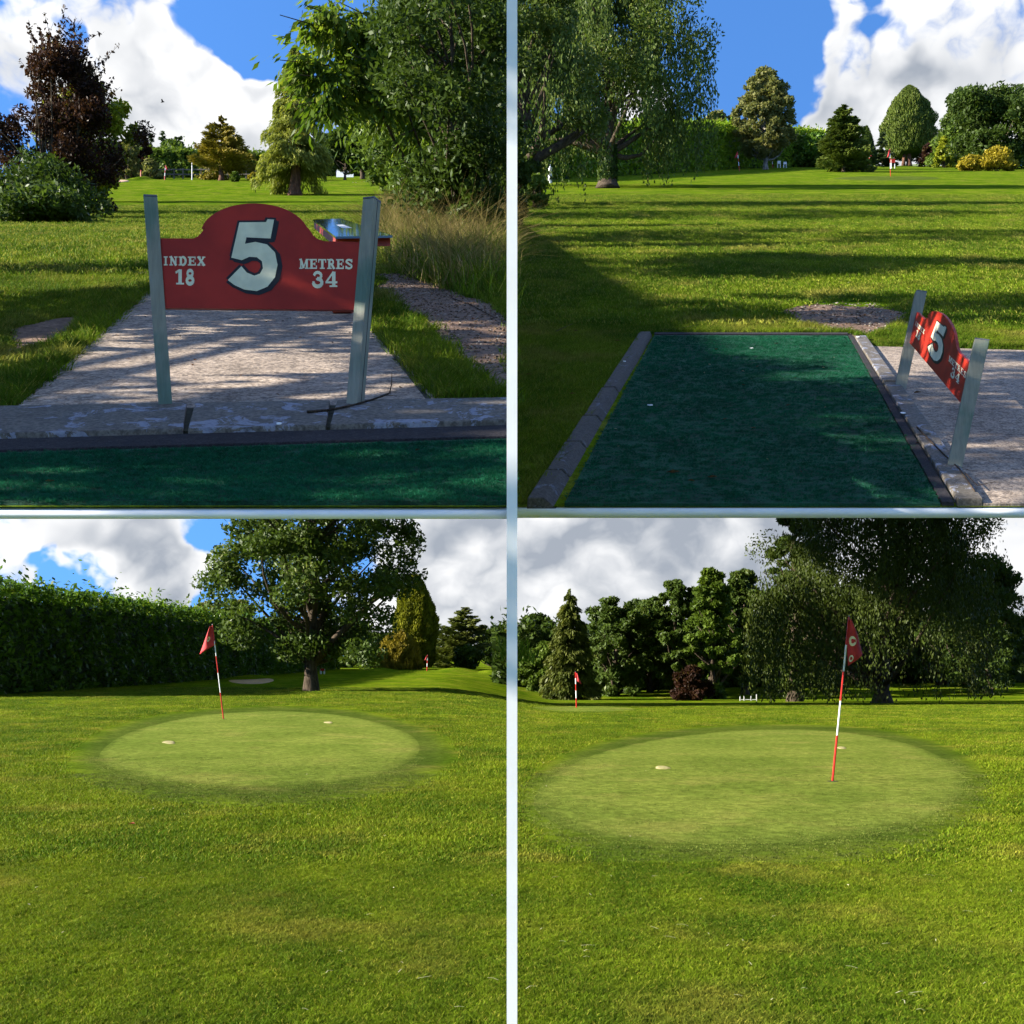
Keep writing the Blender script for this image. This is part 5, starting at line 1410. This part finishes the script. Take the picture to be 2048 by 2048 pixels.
# pale mowing clippings on the near lawn
def clippings():
    g = rg(300); mb = MB()
    for i in range(46):
        px, py = g.uniform(1040, 2040) if i % 4 else g.uniform(30, 1000), g.uniform(1760, 2040); c = G('LR', px, py, .034); a = g.uniform(0, 6.28); l = g.uniform(.012, .035); w = .0018
        dx, dy = math.cos(a), math.sin(a); b = g.uniform(-.4, .4)
        q = [c + np.array([dx * t * l - dy * b * l * (1 - t * t), dy * t * l + dx * b * l * (1 - t * t), .004 * (1 - t * t)]) for t in (-1, 0, 1)]
        for u, v in zip(q[:-1], q[1:]):
            n_ = np.array([-dy, dx, 0]) * w; mb.add([u - n_, u + n_, v + n_, v - n_], [(0, 1, 2, 3)])
    o = mb.build('grass_clippings', plain('dry_clipping', (.36, .34, .20), .8, .1, 60)); tag(o, kind='stuff')
clippings()


def rail_fence():
    root = thing('rail_fence', 'weathered two rail fence in front of the far clipped hedge', 'fence', (0, 0, 0)); d = 118.0
    xs = [(px - CX) / F * d for px in range(150, 560, 18)]
    z = lambda x: float(ground('UL', x, d))
    for x in xs: MB().box((x, d, z(x) + .5), (.12, .10, 1.25)).build('post', M_FENCE, root)
    for a, b in zip(xs[:-1], xs[1:]):
        for h in (.45, .95): MB().box(((a + b) / 2, d - .08, (z(a) + z(b)) / 2 + h), (b - a - .01, .04, .13)).build('rail', M_FENCE, root)
rail_fence()


def post_thing(name, label, cat, p, px, top, w, mat, d, cap=None):
    x = (px - CX) / F * d; z0 = float(ground(p, x, d)); z1 = E + (YC - top) / F * d
    root = thing(name, label, cat, (x, d, z0))
    MB().tube([(0, 0, -.1), (0, 0, z1 - z0)], [w / 2, w / 2 * .9], 8).build('pole', mat, root)
    if cap is not None: MB().box((0, 0, z1 - z0), (w * 3, w, w * 2.2)).build('top_piece', cap, root)
    else: MB().tube([(0, 0, z1 - z0), (0, 0, z1 - z0 + w)], [w * .6, w * .2], 8).build('cap', mat, root)
post_thing('marker_pole', 'tall pale marker pole by the golden conifer', 'pole', 'UL', 384, 321, .10, M_POLEWHITE, 113)
post_thing('timber_post', 'orange brown timber post by the rail fence', 'post', 'UL', 282, 343, .16, M_TABLERED, 114)
post_thing('white_marker_post', 'white marker post at the foot of the laurel hedge', 'post', 'UR', 1100, 337, .28, M_POLEWHITE, 82)


def mini_sign(label, p, px, w, top, d, board, legs=M_SIGNWHITE):
    x = (px - CX) / F * d; z0 = float(ground(p, x, d)); k2 = d / F; h = E + (YC - top) * k2 - z0; wd = w * k2
    root = thing('tee_sign', label, 'sign', (x, d, z0))
    for s in (-1, 1): MB().box((s * wd * .42, 0, h * .45), (.09, .09, h * .95)).build('leg', legs, root)
    MB().box((0, -.06, h * .78), (wd, .05, h * .42)).build('board', board, root)
mini_sign('small red tee sign on white legs beyond the oak trunk', 'LL', 645, 8, 1337, 70, M_SIGNRED)
mini_sign('tiny red tee sign below the big dark oak', 'UL', 709, 7, 366, 104, M_SIGNRED)
mini_sign('tiny red tee sign close beside the dark oak trunk', 'UL', 725, 6, 364, 106, M_SIGNRED)
mini_sign('tiny white tee sign behind the egg shaped tree', 'UR', 1558, 6, 322, 152, M_SIGNWHITE)
mini_sign('tiny pale tee sign next to the white one', 'UR', 1570, 6, 324, 152, M_SIGNWHITE)
mini_sign('small red and white tee sign beside the yew trunk', 'UR', 1786, 8, 318, 146, M_SIGNRED)


def low_rail():
    d = 52.0; k2 = d / F; root = thing('white_rail', 'low white painted rail at the edge of the wood', 'rail', (0, 0, 0)); z = lambda x: float(ground('LR', x, d))
    xs = [(px - CX) / F * d for px in (1480, 1488, 1502, 1513)]
    for x, h in zip(xs, (.22, .22, .22, .30)): MB().box((x, d, z(x) + h / 2), (.03, .03, h)).build('post', M_WHITE, root)
    MB().box(((xs[0] + xs[-1]) / 2, d, z(xs[1]) + .06), (xs[-1] - xs[0], .02, .03)).build('rail', M_WHITE, root)
low_rail()


def far_wall():
    d = 132.0; x0, x1 = [(px - CX) / F * d for px in (673, 707)]; z0 = float(ground('UL', x0, d)); root = thing('low_white_wall', 'low white wall glimpsed beyond the weeping conifer', 'wall', ((x0 + x1) / 2, d, z0))
    MB().box((0, 0, .45), (x1 - x0, .3, 1.0)).build('wall', M_WHITE, root); MB().box((0, 0, 1.0), (x1 - x0 + .2, .42, .10)).build('coping', M_WHITE, root)
far_wall()


def bird():
    c = P(325, 204, 60); root = thing('bird', 'small dark bird in flight below the big cloud', 'bird', c)
    MB().tube([(-.10, 0, -.02), (-.03, 0, 0), (.05, 0, .01), (.11, 0, .005)], [.008, .032, .030, .006], 8).build('body', M_BIRD, root, smooth=True)
    for s in (-1, 1): MB().add([(-.03, s * .02, .01), (.06, s * .02, .015), (.02, s * .13, .10), (-.04, s * .12, .09)], [(0, 1, 2, 3)]).build('wing', M_BIRD, root)
bird()


# ------------------------------------------------------------------ litter: pebbles and chips on the bare earth, bits of leaf on the grass
def litter():
    g = rg(400)
    def pebble(name, mat, s):
        v = rsph(g, 9) * g.uniform(.6, 1.2, (9, 1)) * np.array([1, .8, .55]) * s
        import bmesh
        b = bmesh.new(); [b.verts.new(tuple(q)) for q in v]; bmesh.ops.convex_hull(b, input=b.verts)
        me = bpy.data.meshes.new(name); b.to_mesh(me); b.free(); me.materials.append(mat); return me
    stone = plain('pebble_grey', (.26, .22, .18), .85, .3, 30); chip = plain('bark_chip', (.10, .062, .036), .9, .3, 40)
    for p, lo, hi, n, s in (('UL', (5.0, 9.9), (-1.6, 0), 9000, .008), ('UR', (12.2, 17.5), (2.5, 6.5), 6000, .018)):
        d = g.uniform(*lo, n); x = g.uniform(*hi, n); ok = np.zeros(n, bool)
        for q in DIRT[p]: ok |= inside(q, x, d)
        x, d = x[ok], d[ok]; pts = np.column_stack([x, d, ground(p, x, d) + .006]); h = len(pts) // 2
        scatter('pebbles', pts[:h], pebble('pebble', stone, s), .3, 1.5, 30); scatter('bark_chips', pts[h:], pebble('chip', chip, s * 1.1), .3, 1.6, 31)
    bit = MB().add([(-.5, 0, 0), (-.1, -.28, .12), (.5, .02, .05), (.05, .30, .16)], [(0, 1, 2), (0, 2, 3)]).mesh('leaf_bit'); bit.materials.append(M_LEAFBROWN)
    pale = MB().add([(-.5, 0, 0), (-.1, -.2, .12), (.5, .02, .05), (.05, .2, .16)], [(0, 1, 2), (0, 2, 3)]).mesh('pale_bit'); pale.materials.append(plain('pale_leaf', (.46, .42, .28), .8, .2, 40))
    scatter('leaf_litter', lawn_points('UR', 6.5, 22, .9, g, .01, .45, lift=.03), bit, .03, .07, 32); scatter('leaf_litter', lawn_points('UR', 6.5, 22, .8, g, .01, .45, lift=.03), pale, .02, .045, 33)
    scatter('leaf_litter', lawn_points('UL', 3.2, 9, 3.0, g, -.45, -.01, lift=.03), bit, .012, .035, 34); scatter('leaf_litter', lawn_points('L', 4.4, 14, .5, g, lift=.03), pale, .012, .03, 35)
litter()
